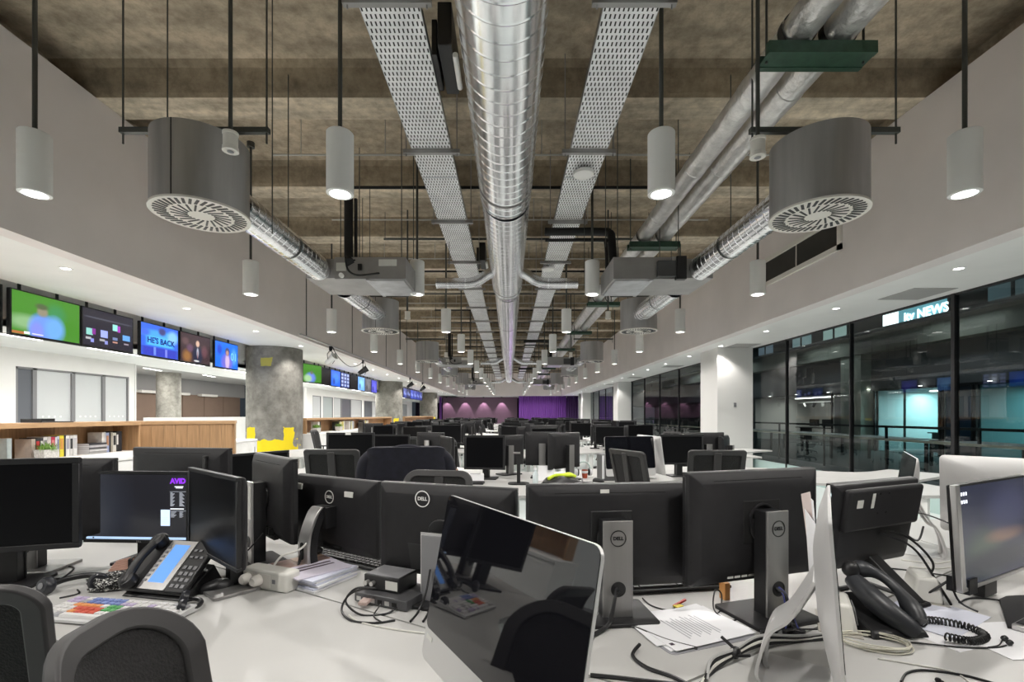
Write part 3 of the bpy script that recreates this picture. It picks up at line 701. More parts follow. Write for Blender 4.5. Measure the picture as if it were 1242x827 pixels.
credenza('low_cabinet', -5.62, -4.56, 2.2, 6.75, 'long low white cabinet carrying the bookshelf on the left')
credenza('perforated_cabinet', -5.9, -5.28, 7.9, 9.85, 'white cabinet with perforated doors before the concrete column', True)
credenza('low_cabinet', -5.75, -4.98, 12.35, 21.5, 'long low white cabinet behind the first concrete column')
def shelf_unit(y0, y1, lab, x0=-5.62, x1=-5.22, z0=.88, z1=1.29):
    t = thing('wooden_shelf_unit', lab, 'shelf', (x0, (y0+y1)/2, z0)); h = z1-z0; hy = (y1-y0)/2; d = x1-x0
    MB().bb(0, d, -hy, hy, h-.055, h).build('top_board', wood2, t, smooth=0, bevel=.002)
    n = round((y1-y0)/.9)
    for i in range(n): MB().bb(.0, .02, -hy+i*2*hy/n+.002, -hy+(i+1)*2*hy/n-.002, .0, h-.055).build('back_panel', wood, t, smooth=0)
    for yy in (-hy, hy-.03): MB().bb(.02, d-.01, yy, yy+.03, 0, h-.055).build('end_board', wood, t, smooth=0)
    return t
shelf_unit(2.3, 6.66, 'oak shelf unit full of books above the long white cabinet at left')
shelf_unit(12.4, 21.4, 'oak shelf unit with books behind the first concrete column', x0=-5.75, x1=-5.35)
credenza('low_cabinet', -5.95, -5.3, 24.1, 33.6, 'long low white cabinet between the second and third concrete columns')
shelf_unit(24.2, 33.5, 'oak shelf unit between the second and third concrete columns', x0=-5.9, x1=-5.4)
# oak fronted peninsula box
a = atan2(7.5-6.88, -4.45+5.65); L = sqrt(.62**2+1.2**2)
p = thing('oak_counter', 'oak clad counter with vertical board joints between bookshelf and column', 'counter', (-5.65, 6.92, 0), a)
MB().bb(-.05, L+.04, -.02, .55, 1.235, 1.285).build('top_board', wood2, p, smooth=0, bevel=.002)
MB().bb(0, L, .03, .5, 0, 1.235).build('carcass', wood, p, smooth=0)
n = 9
for i in range(n): MB().bb(i*L/n+.0015, (i+1)*L/n-.0015, 0, .03 if i != 5 else .028, .05, 1.233).build('front_board', wood, p, smooth=0)
MB().bb(L, L+.03, .03, .5, .05, 1.233).build('end_board', wood, p, smooth=0)
# books
def book(y, wd, ht, dp, col, lab, x=-5.27, z=.88, lean=0, grp='books on the oak shelf', band=None, flat=False):
    m = mat('cover %d' % len(MATS), col, .5, var=.1, scale=20)
    b = thing('book', lab, 'book', (x, y, z), 0, grp)
    r = MB()
    if flat:
        MB().box((-dp/2, 0, wd/2), (dp-.006, ht-.006, wd-.004)).build('pages', paper, b, smooth=0)
        MB().box((-dp/2, 0, wd-.0015), (dp, ht, .003)).box((-dp/2, 0, .0015), (dp, ht, .003)).box((-.0015, 0, wd/2), (.003, ht, wd)).build('cover', m, b, smooth=0)
        return b
    MB().box((-dp/2-.004, 0, ht/2), (dp-.012, wd-.005, ht-.008)).build('pages', paper, b, smooth=0)
    MB().box((-dp/2, wd/2-.0012, ht/2), (dp, .0024, ht)).box((-dp/2, -wd/2+.0012, ht/2), (dp, .0024, ht)).box((-.0015, 0, ht/2), (.003, wd, ht)).build('cover', m, b, smooth=0, bevel=.001, seg=1)
    if band: MB().box((.0005, 0, ht*.6), (.002, wd*.7, ht*.5)).build('spine_print', mat('spine %d' % len(MATS), band, .6), b, smooth=0)
    b.rotation_euler = (lean, 0, 0)
    return b
W_, K_ = (.72, .71, .69), (.02, .02, .022)
bk = [(.045, .24, (.50, .42, .36), None, 'tan paperback behind the shelf plant'), (.05, .25, K_, (.5, .03, .03), 'black book with red print beside the tan paperback'), (.035, .25, (.03, .03, .04), W_, 'black book just left of the white ring binder'),
      (.05, .26, W_, (.2, .2, .2), 'white book left of the crimson spine'), (.04, .26, (.55, .50, .48), None, 'beige book touching the crimson spine'), (.048, .255, (.42, .02, .06), (.6, .2, .2), 'crimson book on the oak shelf'), (.02, .25, (.65, .65, .68), None, 'thin pale book right of the crimson one'),
      (.03, .262, (.50, .52, .60), (.2, .2, .3), 'pale blue book left of the yellow one'), (.055, .27, (.70, .60, .03), (.55, .25, .05), 'bright yellow book on the oak shelf'), (.022, .265, K_, None, 'slim black book right of the yellow one'), (.05, .265, W_, (.3, .3, .35), 'thick white book right of the slim black one'),
      (.042, .262, (.60, .59, .58), K_, 'white book with black spine block'), (.055, .268, (.66, .66, .65), (.45, .45, .47), 'widest grey white book ending the upright run')]
y = 5.24
for (wd, ht, c, bd, lab) in bk:
    wd *= .98; book(y+wd/2, wd, ht*.95, .19, c, lab, x=-5.33, band=bd); y += wd+.002
fl = 6.09
z = .88
for i, (hh, c) in enumerate(((.03, (.4, .4, .4)), (.028, (.62, .62, .62)), (.024, (.12, .12, .13)), (.03, (.5, .5, .52)), (.022, (.05, .05, .06)))):
    book(fl, hh, .26, .19, c, '%s book up from the shelf in the flat pile' % ['lowest', 'second', 'third', 'fourth', 'topmost'][i], x=-5.33+.01*(i % 2), z=z, flat=True); z += hh
y = 6.18
for (wd, ht, c, bd, lab) in [(.03, .28, W_, None, 'tall white folder behind the flat pile, left'), (.03, .285, (.6, .6, .6), None, 'tall pale grey folder behind the flat pile, right'), (.05, .275, (.30, .36, .58), (.4, .2, .1), 'slate blue book in the right run'), (.025, .28, K_, None, 'thin black book right of the slate blue one'),
                             (.03, .28, (.40, .36, .30), None, 'drab brown book in the right run'), (.055, .27, (.62, .60, .55), K_, 'cream book with dark title near the shelf end'), (.035, .285, K_, W_, 'black book with white lettering near the shelf end'), (.055, .29, (.015, .015, .02), None, 'thick black book ending the right run')]:
    wd *= .98; book(y+wd/2, wd, ht*.95, .19, c, lab, x=-5.36, band=bd); y += wd+.002
book(4.98, .05, .25, .2, (.33, .38, .38), 'lone grey green file left of the plant', x=-5.30)
def planter(loc, lab, s=1.0):
    t = thing('potted_plant', lab, 'plant', loc)
    MB().add([(x*q*s, yy*q*s, z*s) for (z, q) in ((0, .9), (.11, 1), (.11, .93), (.095, .93)) for (x, yy) in ((-.06, -.09), (.06, -.09), (.06, .09), (-.06, .09))],
             [(i*4+k, i*4+(k+1) % 4, i*4+4+(k+1) % 4, i*4+4+k) for i in range(3) for k in range(4)]+[(3, 2, 1, 0), (12, 13, 14, 15)]).build('pot', mat('speckled grey pot', (.52, .51, .49), .7, var=.3, scale=60), t, smooth=0)
    g = MB()
    for k in range(240):
        a = random.uniform(0, 2*pi); r0 = random.uniform(0, .05)*s; L_ = random.uniform(.05, .13)*s; sp = random.uniform(.02, .10)*s
        bx, by = r0*cos(a), r0*sin(a)*1.5; ex, ey = bx+sp*cos(a), by+sp*sin(a); dz = random.choice((.6, .7, .3, -.3))*L_; wd = .004*s
        px, py = -sin(a)*wd, cos(a)*wd; z0 = .09*s
        g.add([(bx-px, by-py, z0), (bx+px, by+py, z0), ((bx+ex)/2+px, (by+ey)/2+py, z0+L_*.55), ((bx+ex)/2-px, (by+ey)/2-py, z0+L_*.55), (ex, ey, z0+dz+.02)], [(0, 1, 2, 3), (3, 2, 4)])
    tag(g.build('foliage', mat('grass leaf', (.16, .30, .05), .5, var=.4, scale=30), t, smooth=0), kind='stuff')
    return t
planter((-5.22, 5.30, .88), 'speckled grey planter with trailing grass before the books')
planter((-5.30, 12.9, .88), 'small potted plant just behind the first concrete column', 1.3)
planter((-5.30, 14.6, .88), 'small leafy pot among the far shelf books', 1.3)
y = 13.3; i = 0
FB = [(.5, .03), (.3, .03)]
for (gap, n_) in ((0, 3), (1.4, 7), (.45, 6), (1.1, 8)):
    y += gap
    for k in range(n_):
        c = random.choice([(.7, .69, .66), (.6, .58, .55), (.62, .60, .2), (.03, .03, .03), (.5, .35, .1), (.72, .70, .68), (.4, .42, .45)])
        wd = random.uniform(.05, .09); book(y+wd/2, wd, random.uniform(.26, .31), .2, c, 'book on the far oak shelf behind the first column', x=-5.42, grp='books on the far oak shelf'); y += wd+.004; i += 1
o = thing('document_tray', 'black document tray lying on the oak shelf top', 'tray', (-5.45, 5.55, 1.29))
MB().bb(-.12, .12, -.2, .2, 0, .012).bb(-.12, .12, -.2, -.19, .012, .035).bb(-.12, -.11, -.2, .2, .012, .045).build('tray', black, o, smooth=0, bevel=.002)

# ------------------------------------------------------------------ monitors
def panel(t, w_, h, zb, off, style, tilt=0):
    """screen head of a monitor: front face towards -y, its back bulging to +y; parts hang on t. Returns local matrix of the head"""
    H_ = Matrix.Translation((0, off, zb)) @ Matrix.Rotation(-tilt, 4, 'X')
    def P(mb_, nm, m, par=t, **k):
        o_ = mb_.build(nm, m, par, **k)
        if par is t: o_.matrix_local = H_
        return o_
    bz = {'dell': .014, 'thick': .022, 'thin': .008}[style]; th = .018
    hb = h*.06 if style == 'thick' else bz
    fr = MB()
    fr.bb(-w_/2, w_/2, 0, th, 0, hb).bb(-w_/2, w_/2, 0, th, h-bz, h).bb(-w_/2, -w_/2+bz, 0, th, hb, h-bz).bb(w_/2-bz, w_/2, 0, th, hb, h-bz)
    P(fr, 'bezel', MON['edge'] if style == 'thin' else black, bevel=.0015, seg=1)
    P(MB().bb(-w_/2+bz, w_/2-bz, .003, .012, hb, h-bz), 'screen', MON['screen'], smooth=0)
    # back shell: flat skirt, sloped sides, raised plateau
    def ring(sx, sz, y, dz=0): return [(sx*a_/2, y, h/2+dz+sz*b_/2) for a_, b_ in ((-1, -1), (1, -1), (1, 1), (-1, 1))]
    if style == 'thin':
        R_ = [ring(w_, h, th), ring(w_-.004, h-.004, th+.006), ring(w_*.9, h*.9, th+.014), ring(w_*.5, h*.5, th+.028)]
    else:
        R_ = [ring(w_, h, th), ring(w_-.006, h-.006, th+.012), ring(w_-.07, h-.07, th+.030), ring(w_-.16, h-.15, th+.036)]
    mb_ = MB().add([q for r_ in R_ for q in r_], [(i*4+k, i*4+4+k, i*4+4+(k+1) % 4, i*4+(k+1) % 4) for i in range(len(R_)-1) for k in range(4)]+[(len(R_)*4-4, len(R_)*4-1, len(R_)*4-2, len(R_)*4-3)])
    back = P(mb_, 'back_shell', MON['back'], bevel=.004, seg=2)
    return H_, P, back
MON = {'back': char, 'screen': matte_scr, 'edge': black}
def vent(P, w_, h, back): MB().bb(-w_*.34, w_*.34, .0405, .0418+.003, h-.034, h-.027).build('vent_slot', mat('slot black', (.003, .003, .003), .8), back, smooth=0)
def roundel(par, M, s, m):
    """round maker's mark: a ring with four letters"""
    o_ = MB().lathe([(s*.88, 0), (s*.88, .0012), (s, .0012), (s, 0)], 40).build('badge_ring', m, par); o_.matrix_local = M
    text('badge_letters', 'DELL', s*.58, m, par, M @ Matrix.Translation((0, 0, .0008)), .0005, .0005)
def stand_dell(t, zc, off, col, sw=.07, basew=.24, based=.18, hole=True, badge=False, hgt=None, base_c=None, sidey=.05):
    """straight column stand standing behind the head (towards +y)"""
    hgt = hgt or zc+.06
    y0 = off+.085
    MB().prism(rrect(basew, based, .012, 3, 0, y0-.01), 0, .012).build('stand_base', base_c or char, t, bevel=.002)
    c = MB()
    c.prism(rrect(sw, .010, .003, 2, 0, y0+sidey/2+.005), .012, hgt)
    col_ = c.build('stand_column', col, t, bevel=.001)
    MB().bb(-sw/2+.004, sw/2-.004, y0-sidey/2, y0+sidey/2, .012, hgt-.003).build('stand_core', black, t, smooth=0, bevel=.002)
    MB().bb(-.035, .035, off+.052, y0-sidey/2, zc-.035, zc+.035).tube([(0, off+.050, zc), (0, off+.062, zc)], .05, 24).build('stand_arm', black, t, bevel=.003)
    if hole:
        M = face_mat((0, y0+sidey/2+.0102, .10), (-1, 0, 0), (0, 0, 1))
        o_ = MB().lathe([(0, .0004), (.021, .0004), (.021, .002), (.024, .002), (.024, 0)], 28).build('cable_hole', black, col_); o_.matrix_local = M
    if badge: roundel(col_, face_mat((0, y0+sidey/2+.0104, hgt-.055), (-1, 0, 0), (0, 0, 1)), .026, black)
    return col_
def wire(par, pts, r=.003, m=None, n=6): return MB().tube(curve(pts, 7), r, n).build('cable', m or cable_b, par)
def monitor(name, lab, loc, yaw, w_, h, zb, off=-.085, style='dell', tilt=.0, stand='dell', vents=True, group=None, **k):
    t = thing(name, lab, 'monitor', loc, yaw, group)
    H_, P, back = panel(t, w_, h, zb, off, style, tilt)
    if vents: vent(P, w_, h, back)
    if stand == 'dell': stand_dell(t, zb+h*k.pop('armz', .5), off, k.pop('col', dsilver), **k)
    return t, H_, back
ZD = .73                                    # desk height
# --- far and middle rows: prototypes
def proto_monitor(w_=.53, h=.335, zb=.10, col=dsilver, style='dell'):
    t, H_, back = monitor('monitor', '', (0, 0, -20), 0, w_, h, zb, style=style, col=col, hole=False)
    return t
# ------------------------------------------------------------------ honeycomb of 120 degree desks
DXn, NA = 1.79, (.34, 1.09)
RISE, ARM, ROW = 1.034, 1.60, 3.5
DEP = .58
def node(k, r):
    """row r of zig-zag k-th node: position and whether its third arm points away (+y)"""
    even = (k % 2 == 0)
    x = NA[0]+DXn*k
    y = NA[1]+r*ROW+(0 if even else RISE)
    up = not even
    return x, y, up
LA = sqrt(DXn**2+RISE**2)/2
AD = atan2(RISE, DXn)
DESK = {}
def desk_mesh(l1, l2):
    key = (round(l1, 2), round(l2, 2))
    if key in DESK: return DESK[key]
    a = pi/3; g = .004
    def arm(s, l):
        d = Vector((cos(a), s*sin(a), 0)); n_ = Vector((sin(a), -s*cos(a), 0))
        return d, n_
    d1, n1 = arm(1, l1); d2, n2 = arm(-1, l2)
    c = g/sin(a)
    pts = [Vector((c, 0, 0)), d2*l2+n2*g, d2*l2+n2*DEP]
    ic = DEP/sin(a)
    q2 = Vector((ic, 0, 0))+d2*.28; q1 = Vector((ic, 0, 0))+d1*.28
    pts += [q2]
    for t_ in (.25, .5, .75):
        pts.append(q2*(1-t_)**2+Vector((ic, 0, 0))*2*t_*(1-t_)+q1*t_*t_)
    pts += [q1, d1*l1+n1*DEP, d1*l1+n1*g]
    p2 = [(p[0], p[1]) for p in pts]
    top = MB().prism(p2, ZD-.025, ZD).mesh('worktop', desk_mat2, 0)
    leg = MB().tube([(.32, 0, 0), (.32, 0, ZD-.025)], .03, 12).mesh('leg', white)
    legs = []
    for d, n_, l in ((d1, n1, l1), (d2, n2, l2)):
        p = d*(l-.08)+n_*(DEP-.08); legs.append(MB().bb(p[0]-.025, p[0]+.025, p[1]-.025, p[1]+.025, 0, ZD-.025).mesh('leg', white, 0))
    DESK[key] = (top, [leg]+legs); return DESK[key]
desk_mat2 = desk_m
def put_desk(x, y, ang, l1, l2, lab, grp=None):
    t = thing('workstation_desk', lab, 'desk', (x, y, 0), ang, grp)
    top, legs = desk_mesh(l1, l2)
    o_ = bpy.data.objects.new('worktop', top); COL.objects.link(o_); o_.parent = t
    for l in legs:
        o_ = bpy.data.objects.new('leg', l); COL.objects.link(o_); o_.parent = t
    return t
SECT = []                                   # every sector: x, y, direction, row, column
for r in range(0, 10):
    for k in (-2, -1, 0, 1, 2):
        x, y, up = node(k, r)
        for s in range(3):
            ang = (pi/2*(-1 if up else 1)) + s*2*pi/3
            # neighbouring arms of this sector: bisector +-60 deg; the straight arm points to +-90
            va = pi/2 if up else -pi/2
            def al(a_): return ARM/2 if abs((a_-va+pi) % (2*pi)-pi) < .1 else LA
            l1, l2 = al(ang+pi/3), al(ang-pi/3)
            # outward halves past the room's bulkheads or behind the camera are left out
            bx, by = x+.9*cos(ang), y+.9*sin(ang)
            if by < -.2 or abs(bx) > 4.6: continue
            if r == 0 and k == -2: continue
            if r == 0:
                lab = {(-1, 0): 'white desk worktop between the left monitors and the aisle', (0, 0): 'white desk worktop under the row of monitor backs in the middle', (0, 1): 'white desk worktop at the left of the glossy slanted screen', (0, 2): 'white desk worktop at right holding the phone and papers'}.get((k, s), 'white desk worktop of the nearest cluster, node %s sector %s' % (ORD[k+2], ORD[s]))
            else:
                lab = 'white angled desk worktop, %s desk row, %s cluster from the left, %s side' % (ORD[r], ORD[k+2], ['away' if up else 'near', 'left' if not up else 'near right', 'right' if not up else 'near left'][s]) if r < 3 else 'white desk worktop far down the room'
            put_desk(x, y, ang, l1, l2, lab, 'nearest desk cluster' if r == 0 else 'desk rows')
            SECT.append((x, y, ang, r, k))
# --- prototypes for the rows beyond the first
MP = []
MP.append(proto_monitor()); MP.append(proto_monitor(.56, .345, .12, black)); MP.append(proto_monitor(.50, .32, .09, black, 'thick'))
def proto_imac(w_=.528, body=.39, loc=(0, 0, -20), rz=0, lab='', tilt=R(8), zb=.05, foot=True):
    t = thing('all_in_one_computer', lab, 'computer', loc, rz)
    H_ = Matrix.Translation((0, 0, zb)) @ Matrix.Rotation(-tilt, 4, 'X')
    chin = body*.185
    def B(mb_, nm, m, **kk):
        o_ = mb_.build(nm, m, t, **kk); o_.matrix_local = H_; return o_
    def loop(sx, y, x0=0, z0=0, z1=body, r=.02, n=4):
        return [(px, y, pz+(z0+z1)/2) for px, pz in rrect(sx, z1-z0, r, n)]
    rs = [loop(w_, 0), loop(w_, .006), loop(w_-.02, .012, z0=.01, z1=body-.01), loop(w_*.75, .028, z0=body*.12, z1=body*.88, r=.06), loop(w_*.4, .042, z0=body*.28, z1=body*.72, r=.05)]
    n = len(rs[0]); mb_ = MB().add([q for r_ in rs for q in r_], [(i*n+k_, i*n+(k_+1) % n, i*n+n+(k_+1) % n, i*n+n+k_) for i in range(len(rs)-1) for k_ in range(n)]+[tuple(range(n-1, -1, -1)), tuple(range((len(rs)-1)*n, len(rs)*n))])
    back = B(mb_, 'aluminium_body', imac_m, smooth=50)
    pts = rrect(w_-.003, body-chin, .018, 4)
    gl = MB().add([(px, -.0015, pz+chin+(body-chin)/2-.001) for px, pz in pts]+[(px, .001, pz+chin+(body-chin)/2-.001) for px, pz in pts], [tuple(range(len(pts)-1, -1, -1))]+[(i, (i+1) % len(pts), len(pts)+(i+1) % len(pts), len(pts)+i) for i in range(len(pts))])
    g = B(gl, 'glass_screen', gloss_scr, smooth=0)
    if foot:
        zc = zb+body*.45
        MB().tube(curve([(0, .04+body*.45*sin(tilt), zc), (0, .10+body*.4*sin(tilt)*.6, zc-.10), (0, .15, .12), (0, .165, .02), (0, .155, .006)], 6), .006, 8).build('stand_core', imac_m, t)
        st = MB()
        prof_ = curve([(0, .045+body*.45*sin(tilt), zc+.02), (0, .10+body*.28*sin(tilt), zc-.08), (0, .15, .12), (0, .175, .03), (0, .165, .004)], 6)
        vv = []
        for p_ in prof_: vv += [(-.085, p_[1]-.004, p_[2]), (.085, p_[1]-.004, p_[2]), (.085, p_[1]+.004, p_[2]), (-.085, p_[1]+.004, p_[2])]
        m_ = len(prof_); st.add(vv, [(i*4+k_, i*4+(k_+1) % 4, i*4+4+(k_+1) % 4, i*4+4+k_) for i in range(m_-1) for k_ in range(4)]+[(3, 2, 1, 0), (m_*4-4, m_*4-3, m_*4-2, m_*4-1)])
        st.build('stand_leg', imac_m, t, smooth=50)
        MB().prism(rrect(.17, .17, .012, 3, 0, .085), 0, .006).build('stand_foot', imac_m, t, bevel=.001)
    return t, H_, back
def apple(par, M, s, m):
    """fruit shaped maker's mark with a bite and a leaf"""
    pts = []
    for k_ in range(48):
        a_ = 2*pi*k_/48 + pi/2
        r_ = s*(1 - .16*math.exp(-((k_ if k_ < 24 else 48-k_)/2.6)**2) - .10*math.exp(-((k_-24)/2.6)**2))
        x_, y_ = r_*cos(a_)*.95, r_*sin(a_)
        d = sqrt((x_-s*1.15)**2+(y_-s*.18)**2)
        if d < s*.46:
            x_ = s*1.15-(s*.46)*((s*1.15-x_)/d); y_ = s*.18+(s*.46)*((y_-s*.18)/d)
        pts.append((x_, y_))
    o_ = MB().prism(pts, 0, .001).build('badge_mark', m, par, smooth=0); o_.matrix_local = M
    lf = [(s*(.02+.30*t_+.16*sin(pi*t_)*q), s*(1.0+.42*t_-.16*sin(pi*t_)*q)) for q, rng in ((1, (0, .25, .5, .75, 1)), (-1, (.75, .5, .25))) for t_ in rng]
    o_ = MB().prism(lf, 0, .001).build('badge_leaf', m, par, smooth=0); o_.matrix_local = M
# --- task chair
def make_chair(mesh=True, back_h=.52, back_w=.46, recl=R(10), spine=True, top_r=.09, arms=True, taper=.9, curv=.48):
    t = thing('office_chair', '', 'chair', (0, 0, -20))
    # sitter faces -y ; back at +y
    MB().prism(rrect(.48, .46, .10, 4), .43, .50).build('seat', fabric, t, bevel=.02, seg=3)
    Bm = Matrix.Translation((0, .24, .52)) @ Matrix.Rotation(-recl, 4, 'X')
    def outline(ins, n=9):
        w0, w1 = back_w*taper/2-ins, back_w/2-ins; z0, z1 = ins, back_h-ins; r = max(.02, top_r-ins)
        pts = []
        for (cx, cz, a0, wv) in ((w1-r, z1-r, 0, 0), (-w1+r, z1-r, 90, 0), (-w0+.05, z0+.05, 180, 1), (w0-.05, z0+.05, 270, 1)):
            rr = .05 if wv else r
            for k_ in range(n+1):
                a_ = R(a0+90*k_/n); pts.append((cx+rr*cos(a_), cz+rr*sin(a_)))
        return pts
    def cy(x, z): return -curv*x*x+.10*(z/back_h-.35)**2
    o1, o2 = outline(0), outline(.045); n = len(o1)
    vv = [(x, cy(x, z)-.014, z) for x, z in o1]+[(x, cy(x, z)-.014, z) for x, z in o2]+[(x, cy(x, z)+.014, z) for x, z in o2]+[(x, cy(x, z)+.014, z) for x, z in o1]
    ff = [(i*n+k_, i*n+(k_+1) % n, ((i+1) % 4)*n+(k_+1) % n, ((i+1) % 4)*n+k_) for i in range(4) for k_ in range(n)]
    f = MB().add(vv, ff).build('backrest_frame', rim_m, t, smooth=45, bevel=.006); f.matrix_local = Bm
    pm = MB(); o3 = outline(.035); cen = (0, back_h/2); L_ = 5
    vv = []
    for i in range(L_+1):
        s_ = i/L_
        vv += [((x*s_), cy(x*s_, cen[1]+(z-cen[1])*s_), cen[1]+(z-cen[1])*s_) for x, z in o3]
    pm.add([(a_, b_-.004, c_) for a_, b_, c_ in vv]+[(a_, b_+.004, c_) for a_, b_, c_ in vv], [(i*n+k_, i*n+(k_+1) % n, (i+1)*n+(k_+1) % n, (i+1)*n+k_) for i in range(L_) for k_ in range(n)]+[(n*(L_+1)+i*n+k_, n*(L_+1)+(i+1)*n+k_, n*(L_+1)+(i+1)*n+(k_+1) % n, n*(L_+1)+i*n+(k_+1) % n) for i in range(L_) for k_ in range(n)])
    m_ = pm.build('backrest_mesh', fabric, t, smooth=60); m_.matrix_local = Bm
    if spine:
        s_ = MB().bb(-.03, .03, .012, .04, -.05, back_h-.02).build('spine', rim_m, t, bevel=.006); s_.matrix_local = Bm
    MB().tube(curve([(0, .0, .42), (0, .18, .40), (0, .27, .44), (0, .285, .56)]), .024, 10).build('back_bracket', rim_m, t)
    if arms:
        for s_ in (-1, 1):
            MB().tube([(s_*.22, .02, .44), (s_*.29, .02, .46), (s_*.29, .02, .66)], .016, 8).build('arm_post', rim_m, t)
            MB().box((s_*.29, 0, .675), (.07, .24, .028)).build('armrest', rim_m, t, bevel=.01)
    MB().cyl((0, 0, .10), .028, .33, 14).build('gas_stem', chrome, t)
    for k_ in range(5):
        a_ = 2*pi*k_/5+.3; l_ = MB().tube([(0, 0, .12), (.15*cos(a_), .15*sin(a_), .10), (.31*cos(a_), .31*sin(a_), .075)], [.032, .026, .018], 8).build('base_leg', rim_m, t)
        MB().lathe([(0, -.02), (.028, -.02), (.028, .02), (0, .02)], 14, M=Matrix.Translation((.31*cos(a_), .31*sin(a_), .028)) @ Matrix.Rotation(a_, 4, 'Z') @ Matrix.Rotation(pi/2, 4, 'X')).build('caster', black, l_)
    return t
CH = make_chair(); CHS = make_chair(back_h=.58, back_w=.47, recl=R(9), top_r=.03, taper=.96, arms=False)
# --- populate the rows from the third zig-zag on
def at_node(x, y, ang, d, side): return (x+d*cos(ang)-side*sin(ang), y+d*sin(ang)+side*cos(ang), ZD)
rr = random.Random(11)
nmon = 0
for (x, y, ang, r, k) in SECT:
    if r < 2 or (r == 2 and k == -2) or (x+.6*cos(ang) > 3.0 and y < 13): continue
    psi = ang+pi/2
    both = rr.random() < .6
    sides = ((.26, .32), (-.26, -.32)) if both else ((0, 0),)
    row = '%s desk row' % ORD[r] if r < 5 else 'far desk rows'
    for (sd, tw) in sides:
        # neighbours angle slightly towards the sitter
        p_ = at_node(x, y, ang, .34+(.04 if both else 0)+rr.uniform(-.02, .05), sd)
        j = rr.choice((0, 0, 1, 1, 2))
        dup(MP[j], (p_[0], p_[1], ZD), psi+tw*1.2+rr.uniform(-.08, .08), 'black flat monitor standing in the %s, %s cluster from the left' % (row, ORD[k+2]), 'monitors in the crowded desk rows')
        nmon += 1
    if rr.random() < .55:
        p_ = at_node(x, y, ang, 1.17+rr.uniform(-.05, .15), rr.uniform(-.2, .2))
        dup(CH, (p_[0], p_[1], 0), psi+pi+rr.uniform(-.5, .5), 'black mesh office chair tucked into the %s, %s cluster from the left' % (row, ORD[k+2]), 'chairs in the crowded desk rows')
# --- second row, placed one by one
def put_mon(lab, x, y, yaw, w_, h, zb, style='dell', col=dsilver, **k):
    return monitor('monitor', lab, (x, y, ZD), R(yaw), w_, h, zb, style=style, col=col, hole=False, **k)[0]
m_ = put_mon('squarish dark monitor facing the camera in the second desk row, centre', -.24, 4.80, -8, .42, .345, .10, 'thick', black)
MB().box((-.18, -.088, .452), (.03, .004, .016)).build('sticker', sticker, m_)
put_mon('dark monitor seen nearly edge on, left of the squarish centre one', -.60, 5.0, -68, .48, .32, .10, 'thick', black)
put_mon('monitor seen from behind just right of the squarish centre one', .0, 5.12, 218, .50, .335, .09)
put_mon('monitor back with a straight stand behind the white card', .34, 4.86, 174, .36, .35, .12)
put_mon('monitor back angled away right of the white card', .60, 4.70, 222, .46, .36, .11)
proto_imac(loc=(1.20, 4.62, ZD), rz=R(12), lab='all-in-one computer with black screen in the second desk row, right of centre')
proto_imac(loc=(1.50, 4.9, ZD), rz=R(100), lab='all-in-one computer seen edge on behind the black screened one')
put_mon('wide dark monitor facing the camera before the white column', 1.80, 5.0, 5, .475, .315, .13, 'thick', black)
m5 = put_mon('monitor back with a printed label, before the white column', 2.10, 4.98, 194, .50, .36, .10)
q = MB().box((.16, -.085+.058, .24), (.085, .002, .085)).build('label_sticker', sticker, m5)
put_mon('dark monitor edge sticking out right of the labelled monitor back', 2.42, 5.15, 236, .46, .32, .10)
m6 = put_mon('wide dark monitor with a note on top behind the left office chair', -1.66, 4.98, 0, .50, .34, .125, 'thick', black)
MB().box((-.02, -.09, .456), (.055, .004, .03)).build('sticky_note', sticker, m6)
put_mon('brownish dark monitor facing the camera between left chair and coat', -1.50, 6.05, 2, .46, .30, .10, 'thick', black)
put_mon('monitor back with silver stand above the draped coat', -1.06, 6.1, 160, .40, .32, .10, col=silver)
for (lab, p, x, y, rz) in (('office chair with ribbed spine standing left in the second desk row', CHS, -1.50, 4.30, 180), ('office chair with ribbed spine before the white column', CHS, 1.74, 4.22, 176), ('slim office chair seen from the side beside the second row computer', CHS, 1.28, 4.02, 112),
                           ('office chair under the draped navy coat', CHS, -.80, 3.72, 190), ('grey rimmed office chair behind the middle monitor backs', CH, -.52, 2.66, -12)):
    dup(p, (x, y, 0), R(rz), lab, 'second row office chairs')
# navy coat draped over a chair back
c = thing('draped_coat', 'dark navy coat draped over an office chair in the middle', 'coat', (-.80, 3.72, 0), R(190))
mb = MB(); N, Mz = 28, 10; vv = []
for j in range(Mz+1):
    z = 1.15-.58*(j/Mz)
    for i in range(N):
        a_ = 2*pi*i/N; f = 1+.05*sin(5*a_+j*.5)*j/Mz
        wx = (.275+.035*(j/Mz)**.7)*f; wy = (.075+.05*(j/Mz))*f
        ca, sa = cos(a_), sin(a_)
        vv.append((wx*(abs(ca)**.5)*(1 if ca >= 0 else -1), .335-.06*(j/Mz)+wy*(abs(sa)**.7)*(1 if sa >= 0 else -1), z-.018*abs(ca)**6))
mb.add(vv, [(j*N+i, j*N+(i+1) % N, (j+1)*N+(i+1) % N, (j+1)*N+i) for j in range(Mz) for i in range(N)]+[tuple(range(N-1, -1, -1))])
mb.build('coat_body', navy, c, smooth=60)
for s in (-1, 1): MB().tube(curve([(s*.22, .33, 1.10), (s*.295, .32, 1.02), (s*.315, .30, .80), (s*.30, .28, .58)]), [.05]*8+[.06]*14 if False else .052, 12).build('sleeve', navy, c)
MB().tube(curve([(-.11, .36, 1.12), (-.05, .32, 1.14), (.05, .32, 1.14), (.11, .36, 1.12)]), .024, 8).build('collar', navy, c)
